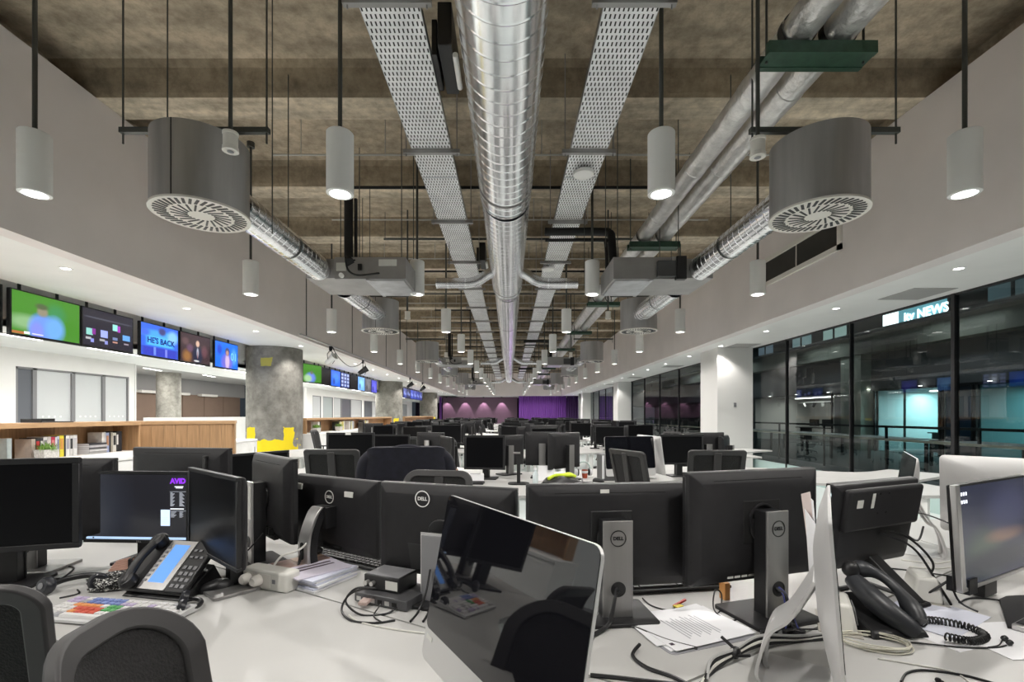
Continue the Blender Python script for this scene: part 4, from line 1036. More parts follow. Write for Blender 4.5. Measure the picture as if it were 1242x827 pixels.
# small things on the second row
def keyboard(lab, loc, rz, L_=.44, D_=.145, m=black, keym=None, cols=17):
    t = thing('keyboard', lab, 'keyboard', loc, rz)
    MB().add([(-L_/2, -D_/2, .004), (L_/2, -D_/2, .004), (L_/2, D_/2, .004), (-L_/2, D_/2, .004), (-L_/2, -D_/2, .014), (L_/2, -D_/2, .014), (L_/2, D_/2, .024), (-L_/2, D_/2, .024)],
             [(0, 3, 2, 1), (4, 5, 6, 7), (0, 1, 5, 4), (1, 2, 6, 5), (2, 3, 7, 6), (3, 0, 4, 7)]).box((-L_/2+.02, D_/2-.01, .003), (.03, .012, .006)).box((L_/2-.02, D_/2-.01, .003), (.03, .012, .006)).box((-L_/2+.02, -D_/2+.01, .003), (.03, .012, .006)).box((L_/2-.02, -D_/2+.01, .003), (.03, .012, .006)).build('case', m, t, smooth=0, bevel=.002)
    px = (L_-.024)/cols; py = (D_-.026)/6
    base = None
    for r_ in range(6):
        skip = 0
        for c_ in range(cols):
            if skip: skip -= 1; continue
            wdt = 1
            if r_ == 0 and 3 <= c_ <= 8: wdt = 6; skip = 5
            x = -L_/2+.012+(c_+wdt/2)*px; yv = -D_/2+.013+(r_+.5)*py
            z = .014+.010*((yv+D_/2)/D_)+.004
            km = keym(r_, c_) if keym else MATS.get('key black') or mat('key black', (.03, .03, .032), .5)
            key = ('k', round(px, 4), round(py, 4), wdt, km.name)
            if key not in DESK:
                DESK[key] = MB().add([(-px*wdt/2+.001, -py/2+.001, -.004), (px*wdt/2-.001, -py/2+.001, -.004), (px*wdt/2-.001, py/2-.001, -.004), (-px*wdt/2+.001, py/2-.001, -.004), (-px*wdt/2+.003, -py/2+.003, .004), (px*wdt/2-.003, -py/2+.003, .004), (px*wdt/2-.003, py/2-.002, .004), (-px*wdt/2+.003, py/2-.002, .004)],
                                     [(4, 5, 6, 7), (0, 1, 5, 4), (1, 2, 6, 5), (2, 3, 7, 6), (3, 0, 4, 7)]).mesh('key', km, 0)
            o_ = bpy.data.objects.new('key', DESK[key]); COL.objects.link(o_); o_.parent = t; o_.location = (x, yv, z)
    return t
def kb_flat(lab, loc, rz):
    t = thing('keyboard', lab, 'keyboard', loc, rz); MB().bb(-.21, .21, -.065, .065, 0, .016).build('case', black, t, bevel=.003); MB().bb(-.2, .2, -.055, .055, .016, .020).build('key_block', char, t, smooth=0); return t
kb_flat('dark keyboard lying before the squarish centre monitor', (-.45, 4.44, ZD), R(-4))
kb_flat('dark keyboard behind the left chair in the second desk row', (-1.25, 4.95, ZD), R(30))
c = thing('paper_cup', 'terracotta coloured cup before the squarish centre monitor', 'cup', (-.57, 4.85, ZD))
MB().lathe([(0, 0), (.028, 0), (.038, .09), (.036, .09), (.027, .006), (0, .006)], 20).build('cup', orange, c)
MB().lathe([(.038, .088), (.040, .094), (.037, .094)], 20).build('rim', paper, c)
c = thing('tissue_box', 'white box on the desk below the squarish centre monitor', 'box', (-.34, 4.66, ZD), R(5))
MB().bb(-.085, .085, -.05, .05, 0, .065).build('carton', paper, c, smooth=0, bevel=.003); MB().bb(-.05, .05, -.02, .02, .065, .067).build('slot', greyp, c, smooth=0)
c = thing('card', 'blank white card standing up before the monitor backs', 'card', (.36, 4.62, ZD), R(-6))
MB().box((0, 0, .075), (.16, .004, .15), rx=R(-12)).box((0, .03, .07), (.16, .003, .145), rx=R(14)).build('sheet', paper, c, smooth=0)
c = thing('water_bottle', 'small clear plastic bottle left of the high visibility bag', 'bottle', (.24, 4.36, ZD))
MB().lathe([(0, 0), (.024, 0), (.026, .01), (.026, .10), (.012, .125), (.012, .14), (0, .14)], 16).build('bottle', mat('pale plastic', (.62, .70, .72), .15), c); MB().cyl((0, 0, .14), .013, .015, 12).build('cap', paper, c)
c = thing('bag', 'dark bag with bright yellow trim lying on the second row desk', 'bag', (.48, 4.36, ZD), R(10))
vv = []; N = 20
for j in range(7):
    t_ = j/6; r_ = .19*(1-.45*t_*t_)*(1 if j < 6 else .6)
    for i in range(N): a_ = 2*pi*i/N; vv.append((r_*cos(a_)*1.05*(1+.07*sin(3*a_+j)), r_*.55*sin(a_)*(1+.09*cos(4*a_+j)), .075*t_+.012*sin(3*a_)*t_))
MB().add(vv, [(j*N+i, j*N+(i+1) % N, (j+1)*N+(i+1) % N, (j+1)*N+i) for j in range(6) for i in range(N)]+[tuple(range(N-1, -1, -1)), tuple(range(6*N, 7*N))]).build('bag_body', black, c, smooth=60)
hv = mat('high visibility yellow', (.60, .75, .03), .6)
MB().tube(curve([(-.13, -.03, .065), (-.05, .02, .085), (.05, .0, .088), (.13, .04, .075)]), .016, 8).tube(curve([(.02, .05, .075), (.09, .06, .09), (.15, .03, .065)]), .018, 8).build('trim', hv, c)
MB().tube(curve([(-.2, -.07, .01), (-.1, -.105, .03), (.05, -.10, .02), (.17, -.07, .03), (.2, .0, .05)]), .008, 6).build('strap', greyp, c)
def headphones(lab, loc, rz, col, cup_col, r=.075, flat=False, tilt=0):
    t = thing('headphones', lab, 'headphones', loc, rz)
    M = Matrix.Translation((0, 0, 0)) @ Matrix.Rotation(tilt, 4, 'X')
    arc = [(r*cos(a_), 0, .075+r*1.15*sin(a_)) for a_ in [R(10*q) for q in range(0, 19)]]
    o_ = MB().tube(arc, .008, 8).build('headband', col, t); o_.matrix_local = M
    for s in (-1, 1):
        mm = M @ Matrix.Translation((s*r*.93, 0, .052)) @ Matrix.Rotation(s*pi/2, 4, 'Y')
        o_ = MB().lathe([(0, .022), (.03, .020), (.038, .008), (.038, -.004), (0, -.004)], 20).build('ear_cup', cup_col, t); o_.matrix_local = mm
        o_ = MB().lathe([(.018, -.004), (.036, -.006), (.037, -.016), (.03, -.02), (.018, -.016)], 20).build('ear_cushion', black, t); o_.matrix_local = mm
    return t
headphones('white and teal headphones standing up around a red cup', (.77, 4.9, ZD), R(5), mat('teal white plastic', (.55, .66, .63), .4), paper)
c = thing('cup', 'red cup standing inside the white headphones', 'cup', (.775, 4.84, ZD)); MB().lathe([(0, 0), (.025, 0), (.033, .085), (.030, .085), (.024, .006), (0, .006)], 20).build('cup', mat('brick red', (.42, .07, .03), .4), c); MB().lathe([(.0305, .05), (.033, .055), (.034, .07), (.0325, .075)], 20).build('band', paper, c)
c = thing('desktop_speaker', 'grey tower speaker on the second row desk beside the black screen', 'speaker', (.97, 4.72, ZD), R(8))
MB().bb(-.07, .07, -.08, .08, 0, .26).build('cabinet', mat('mid grey shell', (.16, .16, .165), .5), c, bevel=.008); MB().bb(-.07, -.045, -.083, -.08, .02, .25).build('side_strip', paper, c, smooth=0)
MB().tube([(.02+.035*cos(a_), -.085, .10+.055*sin(a_)) for a_ in [2*pi*q/20 for q in range(20)]], .006, 6, closed=True).build('handle_ring', greyp, c)
def mouse(lab, loc, rz, m=black):
    t = thing('computer_mouse', lab, 'mouse', loc, rz)
    vv = []; N = 18
    prof_ = ((1, 0), (1.03, .010), (.98, .022), (.8, .033), (.5, .039), (.15, .040))
    for (q, z) in prof_: vv += [(.031*q*cos(2*pi*i/N), .057*q*sin(2*pi*i/N), z*(1-.18*(sin(2*pi*i/N) < 0)*-sin(2*pi*i/N))) for i in range(N)]
    MB().add(vv, [(j*N+i, j*N+(i+1) % N, (j+1)*N+(i+1) % N, (j+1)*N+i) for j in range(5) for i in range(N)]+[tuple(range(N-1, -1, -1)), tuple(range(5*N, 6*N))]).build('mouse_body', m, t, smooth=60)
    MB().lathe([(0, -.004), (.008, -.004), (.008, .004), (0, .004)], 12, M=Matrix.Translation((0, .030, .032)) @ Matrix.Rotation(pi/2, 4, 'Y')).build('scroll_wheel', greyp, t)
    return t
mouse('black mouse beside the grey tower speaker', (.86, 4.55, ZD), R(60))
c = thing('notebook', 'dark closed notebook on the desk below the white headphones', 'notebook', (.69, 4.38, ZD), R(-18)); MB().bb(-.075, .075, -.11, .11, 0, .014).build('cover', char, c, smooth=0, bevel=.002); MB().bb(-.073, .073, -.112, -.108, .003, .011).build('pages', paper, c, smooth=0)
c = thing('sticky_notes', 'pink sticky note block beside the left office chair', 'note', (-1.30, 4.75, ZD)); MB().box((0, 0, .055), (.085, .02, .085), rx=R(-15)).box((0, .02, .01), (.09, .05, .02)).build('pad', pink, c, smooth=0)
c = thing('bare_monitor_stand', 'empty monitor stand post with round base on the second row desk', 'monitor stand', (.085, 4.42, ZD))
MB().prism(rrect(.20, .16, .06, 5), 0, .01).build('stand_base', char, c); MB().bb(-.016, .016, -.01, .01, .01, .30).build('post', black, c, bevel=.003); MB().bb(-.05, .016, -.02, .012, .285, .30).build('mount', silver, c)

# ------------------------------------------------------------------ nearest cluster: screens
def head_of(x, y, yaw, off=-.085):
    """base position that puts the head centre at x, y"""
    return (x+off*sin(yaw), y-off*cos(yaw), ZD)
def near_mon(lab, x, y, yaw, w_, h, zb, **k):
    ya = R(yaw); off = k.get('off', -.085)
    return monitor('monitor', lab, head_of(x, y, ya, off), ya, w_, h, zb, **k)
near_mon('dark monitor at the very left edge with its hollow stand leg', -1.90, 1.72, 17, .53, .345, .142, style='thick', col=black, sw=.09, sidey=.04)
MB_ = near_mon('monitor mostly hidden behind the dark leftmost one, on a grey base plate', -2.02, 2.06, 187, .56, .36, .10, col=dsilver, sw=.09, basew=.26, based=.18, base_c=dsilver)
# lit desktop screen
av, Ha, _ = near_mon('monitor with a lit dark desktop and a purple logo', -1.615, 2.03, -3, .478, .31, .096, col=black, sw=.10, basew=.22, off=-.08)
def on_head(H_, w_, h):
    def f(u, v, n=.0015): return H_ @ Matrix.Translation((-w_/2+u*w_, -n+.003, v*h)) @ Matrix.Rotation(pi/2, 4, 'X')
    return f
pos = on_head(Ha, .478, .31)
ink = lambda nme, c_, e=1: mat(nme, c_, .5, emit=e)
icon, sub, pur, pal, bar = ink('icon white', (.75, .78, .85), .8), ink('text grey', (.30, .32, .36), .7), ink('logo purple', (.17, .02, .50), .9), ink('window pale', (.42, .53, .70), .9), ink('task bar', (.30, .42, .60), .8)
scrd = quad('display', [Ha @ Vector(q) for q in ((-.225, .0022, .016), (.225, .0022, .016), (.225, .0022, .296), (-.225, .0022, .296))], picture('desktop', (.010, .010, .013), [(.1, .4, .3, .7, (.012, .014, .022), .9)], 1), av)
def flat(nme, u0, v0, u1, v1, m):
    o_ = MB().bb(u0*.478-.239, u1*.478-.239, .0006, .0016, v0*.31, v1*.31).build(nme, m, av, smooth=0); o_.matrix_local = Ha; return o_
flat('task_bar', .03, .052, .97, .085, bar); flat('start_button', .09, .058, .105, .08, black)
for i, (c_, n_) in enumerate(((.055, 11), (.095, 5))):
    for j in range(n_):
        v = .92-.068*j
        flat('desktop_icon', c_-.010, v-.028, c_+.010, v, icon); flat('icon_caption', c_-.014, v-.040, c_+.014, v-.033, sub)
text('logo', 'AVID', .030, pur, av, pos(.895, .865), .0004, .0016)
flat('caption', .865, .785, .945, .795, icon); flat('caption', .875, .768, .94, .776, icon); flat('rule', .82, .718, .97, .722, sub)
for j in range(16): flat('text_line', .825, .70-.012*j, .845+.02*((j*7) % 4)/3, .706-.012*j, sub); flat('text_line', .91, .70-.012*j, .935+.02*((j*5) % 4)/3, .706-.012*j, sub)
flat('caption', .825, .475, .95, .487, icon); flat('rule', .82, .452, .97, .456, sub)
for j in range(6): flat('text_line', .83, .435-.014*j, .88-.01*(j % 3), .441-.014*j, sub); flat('text_line', .91, .435-.014*j, .945-.01*(j % 2), .441-.014*j, sub)
flat('window', .735, .245, .82, .468, pal)
for j in range(5): flat('window_line', .745, .28+.02*j, .81, .283+.02*j, bar)
text('maker_name', 'DELL', .010, silver, av, pos(.53, .022, .004), .0004)
near_mon('dark monitor turned left on a grey trapezoid base beside the desk telephone', -1.10, 1.725, -40, .50, .318, .122, col=dsilver, sw=.055, basew=.24, based=.20, base_c=dsilver, sidey=.05)
near_mon('large monitor back with a long top slot behind the lit desktop screen', -1.80, 2.60, 171, .60, .36, .11, col=dsilver)
near_mon('dark thin monitor turned to the right behind the left monitors', -1.50, 2.72, 60, .5, .33, .10, col=black)
# backs of the middle row
f1, H1, b1 = near_mon('monitor back on a straight silver stand, leftmost of the middle backs', -1.045, 2.12, 135, .47, .355, .112, col=silver, sw=.075, hgt=.36, off=-.12)
q = MB().bb(-.03, .0, .0, .0015, .20, .34).build('stand_label', sticker, f1); q.matrix_local = Matrix.Translation((-.0, -.12+.085+.036, 0))
MB().bb(-.10, .0, .03, .05, .0, .02).bb(.04, .13, .028, .05, .02, .05).build('port_block', black, b1, smooth=0)
for i in range(3): MB().bb(-.09+.03*i, -.075+.03*i, .048, .066, .02, .05).build('plug', MATS['slot black'], b1, smooth=0)
for i, dx in enumerate((-.06, .0, .10)): wire(f1, [(dx, -.04, .14), (dx+.02, .02, .07), (dx+.06, .06, .03), (dx+.10, .02, .006)], .0032, cable_w if i == 1 else cable_b)
f2, H2, b2 = near_mon('monitor back with two stickers and an arched silver stand', -.74, 2.05, 149, .52, .315, .065, style='dell', vents=False, stand=None)
roundel(b2, face_mat((.0, .0418+.013, .235), (-1, 0, 0), (0, 0, 1)), .028, sticker)
for (sx, sz, a_, b_) in ((.205, .265, .035, .026), (-.12, .255, .05, .022)):
    MB().box((sx, .0475, sz), (a_, .016, b_)).build('sticker', sticker, b2, smooth=0)
MB().bb(-.06, .05, .03, .046, .02, .07).build('port_recess', MATS['slot black'], b2, smooth=0)
# arched stand with a round base plate and white ring
MB().prism([(.17*cos(a_)*1.05, .09+.115*sin(a_)) for a_ in [2*pi*q/40 for q in range(40)] ] , 0, .012).build('stand_base', black, f2)
MB().lathe([(.045, .012), (.072, .012), (.072, .0135), (.045, .0135)], 30, c=(0, .06, 0)).build('base_ring', white, f2)
pr = curve([(0, .075, .012), (0, .085, .08), (0, .078, .16), (0, .045, .24), (0, .02, .268)], 6); vv = []
for p_ in pr: vv += [(-.032, p_[1], p_[2]), (.032, p_[1], p_[2]), (.032, p_[1]+.012, p_[2]), (-.032, p_[1]+.012, p_[2])]
n = len(pr); MB().add(vv, [(i*4+k_, i*4+(k_+1) % 4, i*4+4+(k_+1) % 4, i*4+4+k_) for i in range(n-1) for k_ in range(4)]+[(3, 2, 1, 0), (n*4-4, n*4-3, n*4-2, n*4-1)]).build('stand_arch', silver, f2, smooth=50, bevel=.002)
pr = [(p_[0], p_[1]-.022, p_[2]) for p_ in pr]; vv = []
for p_ in pr: vv += [(-.030, p_[1]-.012, p_[2]), (.030, p_[1]-.012, p_[2]), (.030, p_[1]+.022, p_[2]), (-.030, p_[1]+.022, p_[2])]
MB().add(vv, [(i*4+k_, i*4+(k_+1) % 4, i*4+4+(k_+1) % 4, i*4+4+k_) for i in range(n-1) for k_ in range(4)]+[(3, 2, 1, 0), (n*4-4, n*4-3, n*4-2, n*4-1)]).build('stand_core', black, f2, smooth=50)
MB().bb(-.045, .045, -.045, .02, .18, .265).build('stand_arm', black, f2, smooth=0)
MB().prism(rrect(.022, .07, .010, 4, 0, 0), 0, .0012, face_mat((.004, .0975, .10), (-1, 0, 0), (0, 0, 1))).build('cable_hole', MATS['slot black'], f2)
wire(f2, [(.0, .09, .11), (.004, .105, .08), (.006, .12, .03), (.01, .17, .008), (.03, .22, .005)], .005); wire(f2, [(.004, .09, .12), (.0, .11, .06), (.0, .15, .02), (.02, .21, .005)], .004)
f3, H3, b3 = near_mon('wide monitor back with a white ring mark behind the glossy screen', -.225, 1.72, 160, .545, .335, .062, vents=False, col=greyp, sw=.085, hgt=.235, basew=.22, based=.20, off=-.11, hole=False)
MB().bb(-.0485, .0485, -.0, .0020, .0, .243).build('stand_border', imac_m, f3).matrix_local = Matrix.Translation((0, -.11+.085+.0245, 0))
roundel(b3, face_mat((.075, .0418+.013, .285), (-1, 0, 0), (0, 0, 1)), .03, white)
MB().prism([(-.03, .0), (.045, .0), (.045, .09), (-.045, .09)], .055, .0565, face_mat((.09, 0, .03), (-1, 0, 0), (0, 0, 1)) @ Matrix.Rotation(0, 4, 'Z')).build('cable_cover', black, b3, smooth=0)
f4, H4, b4 = near_mon('wide monitor back with a badged grey stand in the centre', .33, 1.60, 186, .555, .345, .075, col=dsilver, sw=.098, basew=.24, based=.19, badge=True, hgt=.315, off=-.115)
MB().box((.02, .045, .322), (.03, .002, .012)).build('sticker', sticker, b4, smooth=0); MB().bb(-.07, .07, .050, .058, .15, .26).build('mount_plate', black, b4, bevel=.003)
f5, H5, b5 = near_mon('tall monitor back with badged dark stand right of centre', .815, 1.60, 197, .535, .365, .10, col=dsilver, sw=.085, basew=.25, based=.20, badge=True, hgt=.345, off=-.125)
MB().bb(-.075, .075, .050, .056, .13, .27).build('mount_plate', MATS['slot black'], b5, bevel=.003); MB().lathe([(.05, 0), (.056, 0), (.056, .008), (.05, .008)], 30).build('mount_ring', char, b5).matrix_local = face_mat((0, .056, .205), (-1, 0, 0), (0, 0, 1))
MB().bb(.195, .197, .030, .048, .08, .21).bb(.195, .262, .030, .034, .08, .082).bb(.195, .262, .030, .034, .208, .21).build('side_hatch', MATS['slot black'], b5, smooth=0)
for i in range(4): MB().bb(.02+.028*i, .042+.028*i, .040, .0425, .018, .03+.006*(i % 2)).build('port', sticker, b5, smooth=0)
for (fx, hz, m3) in ((f4, .10, 3), (f5, .10, 7)):
    yo = (-.115 if fx is f4 else -.125)+.085+.036
    for i in range(m3):
        a_ = random.uniform(-1, 1)
        wire(fx, [(random.uniform(-.012, .012), yo, hz+random.uniform(-.01, .01)), (.01+.015*a_, yo+.03, hz-.01), (.015+.03*a_, yo+.045, hz*.45), (.02+.05*a_, yo+.055, .012), (.07+.11*a_, yo+.10+.03*a_, .005)], random.choice((.0025, .003, .0035)), [cable_b, cable_b, mat('blue cable', (.05, .06, .22), .4)][i % 3 if fx is f5 else 0])
# right: monitor with a two step back on a slanted foot
r1, Hr, br = near_mon('monitor back in two steps with paper stickers on a slanted foot', 1.29, 1.75, 203, .49, .315, .105, style='dell', vents=False, stand=None, tilt=R(9))
MB().bb(-.215, .215, .040, .066, .155, .305).build('upper_step', char, br, bevel=.012, seg=3)
MB().box((.155, .0668, .255), (.032, .001, .028)).build('sticker', sticker, br, smooth=0); MB().box((.085, .0668, .262), (.016, .001, .052)).build('sticker', sticker, br, smooth=0)
for (sx, sz) in ((.05, .285), (.0, .285), (.05, .215), (.0, .215)): MB().box((sx, .0665, sz), (.006, .001, .006)).build('screw', MATS['slot black'], br, smooth=0)
MB().bb(-.035, .055, .040, .05, .11, .145).build('port_recess', MATS['slot black'], br, smooth=0); MB().bb(-.015, .045, .041, .0435, .062, .105).build('rating_label', sticker, br, smooth=0); MB().bb(.0, .05, .041, .046, .03, .05).build('lock_slot', MATS['slot black'], br, smooth=0)
MB().bb(-.045, .03, -.075, -.035, .10, .165).build('hinge', black, r1, bevel=.005)
MB().tube([(0, -.045, .13), (0, .10, .014)], .001, 4).build('stand_core', black, r1)
MB().box((-.01, .03, .075), (.055, .024, .19), rx=R(50)).build('slant_leg', black, r1, bevel=.004)
MB().tube(curve([(.16, -.10, .008), (.16, .08, .008), (.10, .11, .008), (-.06, .11, .008)]), .008, 8).tube([(-.06, .11, .008), (-.09, -.10, .008), (.16, -.10, .008)], .008, 8).build('stand_base', black, r1)
wire(r1, [(.0, -.02, .235), (-.10, .03, .21), (-.19, .06, .12), (-.24, .02, .05), (-.26, -.05, .006)], .004); wire(r1, [(.0, -.02, .23), (-.09, .05, .18), (-.15, .10, .05), (-.13, .14, .006)], .004); wire(r1, [(-.02, -.02, .24), (-.12, .0, .22), (-.22, .0, .18), (-.30, -.02, .22)], .0035)
# right: silver framed monitor facing left
ya = R(27)
r2, H2_, _b = near_mon('silver framed monitor with a blue desktop picture at the right edge', 1.73, 1.655, 27, .60, .345, .075, style='thin', stand=None, tilt=R(3))
MB().bb(-.302, -.272, -.003, .014, 0, .345).bb(.272, .302, -.003, .014, 0, .345).bb(-.30, .30, -.002, .014, -.002, .010).build('silver_trim', silver, r2, bevel=.002).matrix_local = H2_
quad('display', [H2_ @ Vector(q) for q in ((-.272, .0005, .012), (.272, .0005, .012), (.272, .0005, .337), (-.272, .0005, .337))], picture('landscape', (.016, .018, .032), [
    (.3, .28, .25, .22, (.030, .042, .034), .9), (.62, .42, .25, .07, (.10, .06, .045), .9), (.5, .18, .6, .12, (.012, .014, .02), .8), (.7, .7, .3, .22, (.03, .032, .06), .9)], 1.3), r2)
for i in range(2):
    for j in range(3):
        o_ = MB().bb(-.264+.017*j, -.255+.017*j, -.001, .0, .318-.026*i-.011, .318-.026*i).build('desktop_icon', icon, r2, smooth=0); o_.matrix_local = H2_
MB().bb(-.05, .05, -.06, -.02, .005, .18).build('stand_core', black, r2, smooth=0); MB().bb(-.26, -.20, -.09, -.03, .06, .11).build('plug_block', black, r2, smooth=0)
MB().prism([(-.03, -.09), (.03, -.09), (.30, -.19), (.28, -.22), (.0, -.15), (-.28, -.22), (-.30, -.19)], 0, .010).build('stand_base', char, r2, bevel=.002)
MB().box((.0, -.215, .012), (.60, .035, .018)).build('front_bar', silver, r2, bevel=.004); MB().box((.0, -.216, .0225), (.57, .024, .002)).build('bar_inlay', black, r2, smooth=0)
wire(r2, [(-.24, -.04, .10), (-.27, .02, .03), (-.24, .06, .006), (-.1, .12, .005)], .004); wire(r2, [(-.235, -.03, .09), (-.25, -.06, .03), (-.23, -.10, .006)], .0035)
# silver all-in-one computers
ib, Hb, bb_ = proto_imac(loc=(2.31+.155*.0, 2.13, ZD), rz=R(133), lab='big silver all-in-one computer seen from behind at the right edge', zb=.085, body=.375)
apple(bb_, face_mat((-.005, .0435, .235), (-1, 0, 0), (0, 0, 1)), .026, black)
MB().prism([(.032*cos(a_), .032*sin(a_)) for a_ in [pi*q/16 for q in range(17)]], 0, .001, face_mat((-.022, .0445, .212), (-1, 0, 0), (0, 0, 1))).build('round_sticker', mat('blue sticker', (.18, .22, .50), .5), bb_, smooth=0)
MB().box((.0, .0435, .285), (.05, .001, .035)).build('sticker', mat('tan sticker', (.62, .55, .47), .6), bb_, smooth=0); MB().box((.0, .0435, .308), (.03, .001, .014)).build('sticker', sticker, bb_, smooth=0)
proto_imac(loc=(1.86, 2.27, ZD), rz=R(-125), lab='all-in-one computer seen edge on behind the two step monitor back', zb=.075, body=.39)
ie, He, be = proto_imac(w_=.528, loc=(.79, 1.11, ZD), rz=R(56), tilt=R(4), lab='all-in-one computer seen edge on with papers on its back, right foreground', zb=.08, body=.372)
for i, (x_, z_, a_, b_, ry_) in enumerate(((.17, .24, .15, .21, .05), (.13, .20, .15, .21, -.08), (.20, .29, .10, .13, .2))):
    MB().box((x_, .046+.005*i, z_), (a_, .0015, b_), ry=ry_, rz=.10+.08*i).build('pinned_paper', paper if i != 2 else mat('pinkish paper', (.68, .58, .55), .7), be, smooth=0)
ic, Hc, bc = proto_imac(loc=(-.065, .863, ZD), rz=R(-58), lab='all-in-one computer with a glossy black slanted screen in the centre foreground', zb=.095, body=.372, tilt=R(11))
MB().box((-.235, -.001, .05), (.03, .001, .009)).build('serial_sticker', sticker, ic, smooth=0).matrix_local = Hc
#@@ITEMS
# ------------------------------------------------------------------ things on the nearest desks
D0 = ZD
def cable(lab, pts, r=.0028, m=None, name='cable'):
    return tag(MB().tube(curve([(p[0], p[1], D0+r+(p[2] if len(p) > 2 else 0)) for p in pts], 8), r, 6).build(name, m or cable_b), lab, 'cable')
# headphones lying on the desk
t = thing('headphones', 'black over-ear headphones lying on the desk before the leftmost monitors', 'headphones', (-1.60, 1.73, D0), R(14)); t.scale = (.8, .8, .8)
MB().tube([(.105*cos(a_), .03+.075*sin(a_), .028+.012*sin(a_)) for a_ in [R(6*q) for q in range(-2, 33)]], .013, 10).build('headband', black, t)
for s in (-1, 1):
    M = Matrix.Translation((s*.098, -.012, .040)) @ Matrix.Rotation(R(75), 4, 'X') @ Matrix.Rotation(s*R(25), 4, 'Y')
    o_ = MB().lathe([(0, .026), (.030, .024), (.039, .012), (.040, -.004), (.034, -.014), (0, -.016)], 24).build('ear_cup', mat('ear cup blue black', (.022, .023, .028), .3), t); o_.matrix_local = M
    o_ = MB().lathe([(.0, .0265), (.014, .027), (.014, .029), (0, .0295)], 16).build('cup_disc', greyp, o_)
t = thing('headphones', 'black headset half hidden under the desk telephone', 'headphones', (-1.075, 1.575, D0), R(-60)); t.scale = (.7, .7, .7)
MB().tube([(.07*cos(a_), .05*sin(a_), .022) for a_ in [R(8*q) for q in range(-3, 26)]], .011, 8).build('headband', black, t)
for s in (-1, 1):
    o_ = MB().lathe([(0, .022), (.028, .020), (.035, .008), (.032, -.012), (0, -.014)], 22).build('ear_cup', MATS['ear cup blue black'], t); o_.matrix_local = Matrix.Translation((s*.066, -.02, .036)) @ Matrix.Rotation(R(70), 4, 'X')
# desk telephone with a blue display
t = thing('desk_telephone', 'black desk telephone with a large blue display at left', 'telephone', (-1.245, 1.755, D0), R(-12))
TM = Matrix.Translation((0, -.01, .082)) @ Matrix.Rotation(R(42), 4, 'X')
def TP(mb_, nm, m, **k): o_ = mb_.build(nm, m, t, **k); o_.matrix_local = TM; return o_
MB().add([(-.13, -.10, 0), (.13, -.10, 0), (.13, .09, 0), (-.13, .09, 0), (-.12, -.10, .006), (.12, -.10, .006), (.12, .05, .085), (-.12, .05, .085)], [(0, 3, 2, 1), (4, 5, 6, 7), (0, 1, 5, 4), (1, 2, 6, 5), (2, 3, 7, 6), (3, 0, 4, 7)]).build('base', black, t, smooth=0, bevel=.004)
TP(MB().bb(-.135, .135, -.105, .105, 0, .022), 'body', black, bevel=.008)
TP(MB().bb(-.062, .052, -.098, .098, .022, .025), 'display_surround', silver, smooth=0)
TP(MB().bb(-.036, .030, -.072, .080, .025, .026), 'display', mat('phone display', (.05, .14, .36), .3, emit=.9, ecol=(.09, .22, .55)), smooth=0)
for i in range(8): TP(MB().bb(-.060, -.046, -.07+.019*i, -.062+.019*i, .025, .028), 'line_key', greyp, smooth=0)
for i in range(4):
    for j in range(3): TP(MB().bb(.066+.022*j, .080+.022*j, -.085+.024*i, -.072+.024*i, .022, .0255), 'number_key', greyp, smooth=0)
for (x_, y_) in ((.07, .035), (.092, .035), (.114, .035), (.07, .062), (.092, .062), (.10, .088), (.12, .084)): TP(MB().bb(x_-.006, x_+.006, y_-.004, y_+.004, .022, .026), 'function_key', greyp, smooth=0)
TP(MB().tube(curve([(-.098, -.095, .035), (-.100, -.085, .047), (-.102, .0, .060), (-.100, .085, .047), (-.098, .095, .035)], 6), [.018]*1+[.020]*6+[.015]*11+[.020]*6+[.018]*1, 12), 'handset', black, smooth=60)
for yy in (-.08, .08): TP(MB().lathe([(0, 0), (.028, 0), (.026, .03), (0, .032)], 16, c=(-.100, yy, .028)), 'ear_piece', black)
t = thing('desk_telephone', 'small desk telephone with pale display left of the terracotta cup', 'telephone', (-.68, 5.05, D0), R(-20))
MB().add([(-.09, -.10, 0), (.09, -.10, 0), (.09, .10, 0), (-.09, .10, 0), (-.085, -.10, .015), (.085, -.10, .015), (.085, .06, .13), (-.085, .06, .13)], [(0, 3, 2, 1), (4, 5, 6, 7), (0, 1, 5, 4), (1, 2, 6, 5), (2, 3, 7, 6), (3, 0, 4, 7)]).build('base', black, t, smooth=0, bevel=.004)
M = Matrix.Translation((.03, -.02, .078)) @ Matrix.Rotation(R(36), 4, 'X')
o_ = MB().bb(-.045, .045, -.06, .07, 0, .003).build('display', mat('pale display', (.35, .42, .6), .3, emit=.5), t, smooth=0); o_.matrix_local = M
o_ = MB().tube(curve([(-.085, -.08, .015), (-.085, 0, .035), (-.085, .08, .015)], 6), .018, 10).build('handset', black, t, smooth=60); o_.matrix_local = M
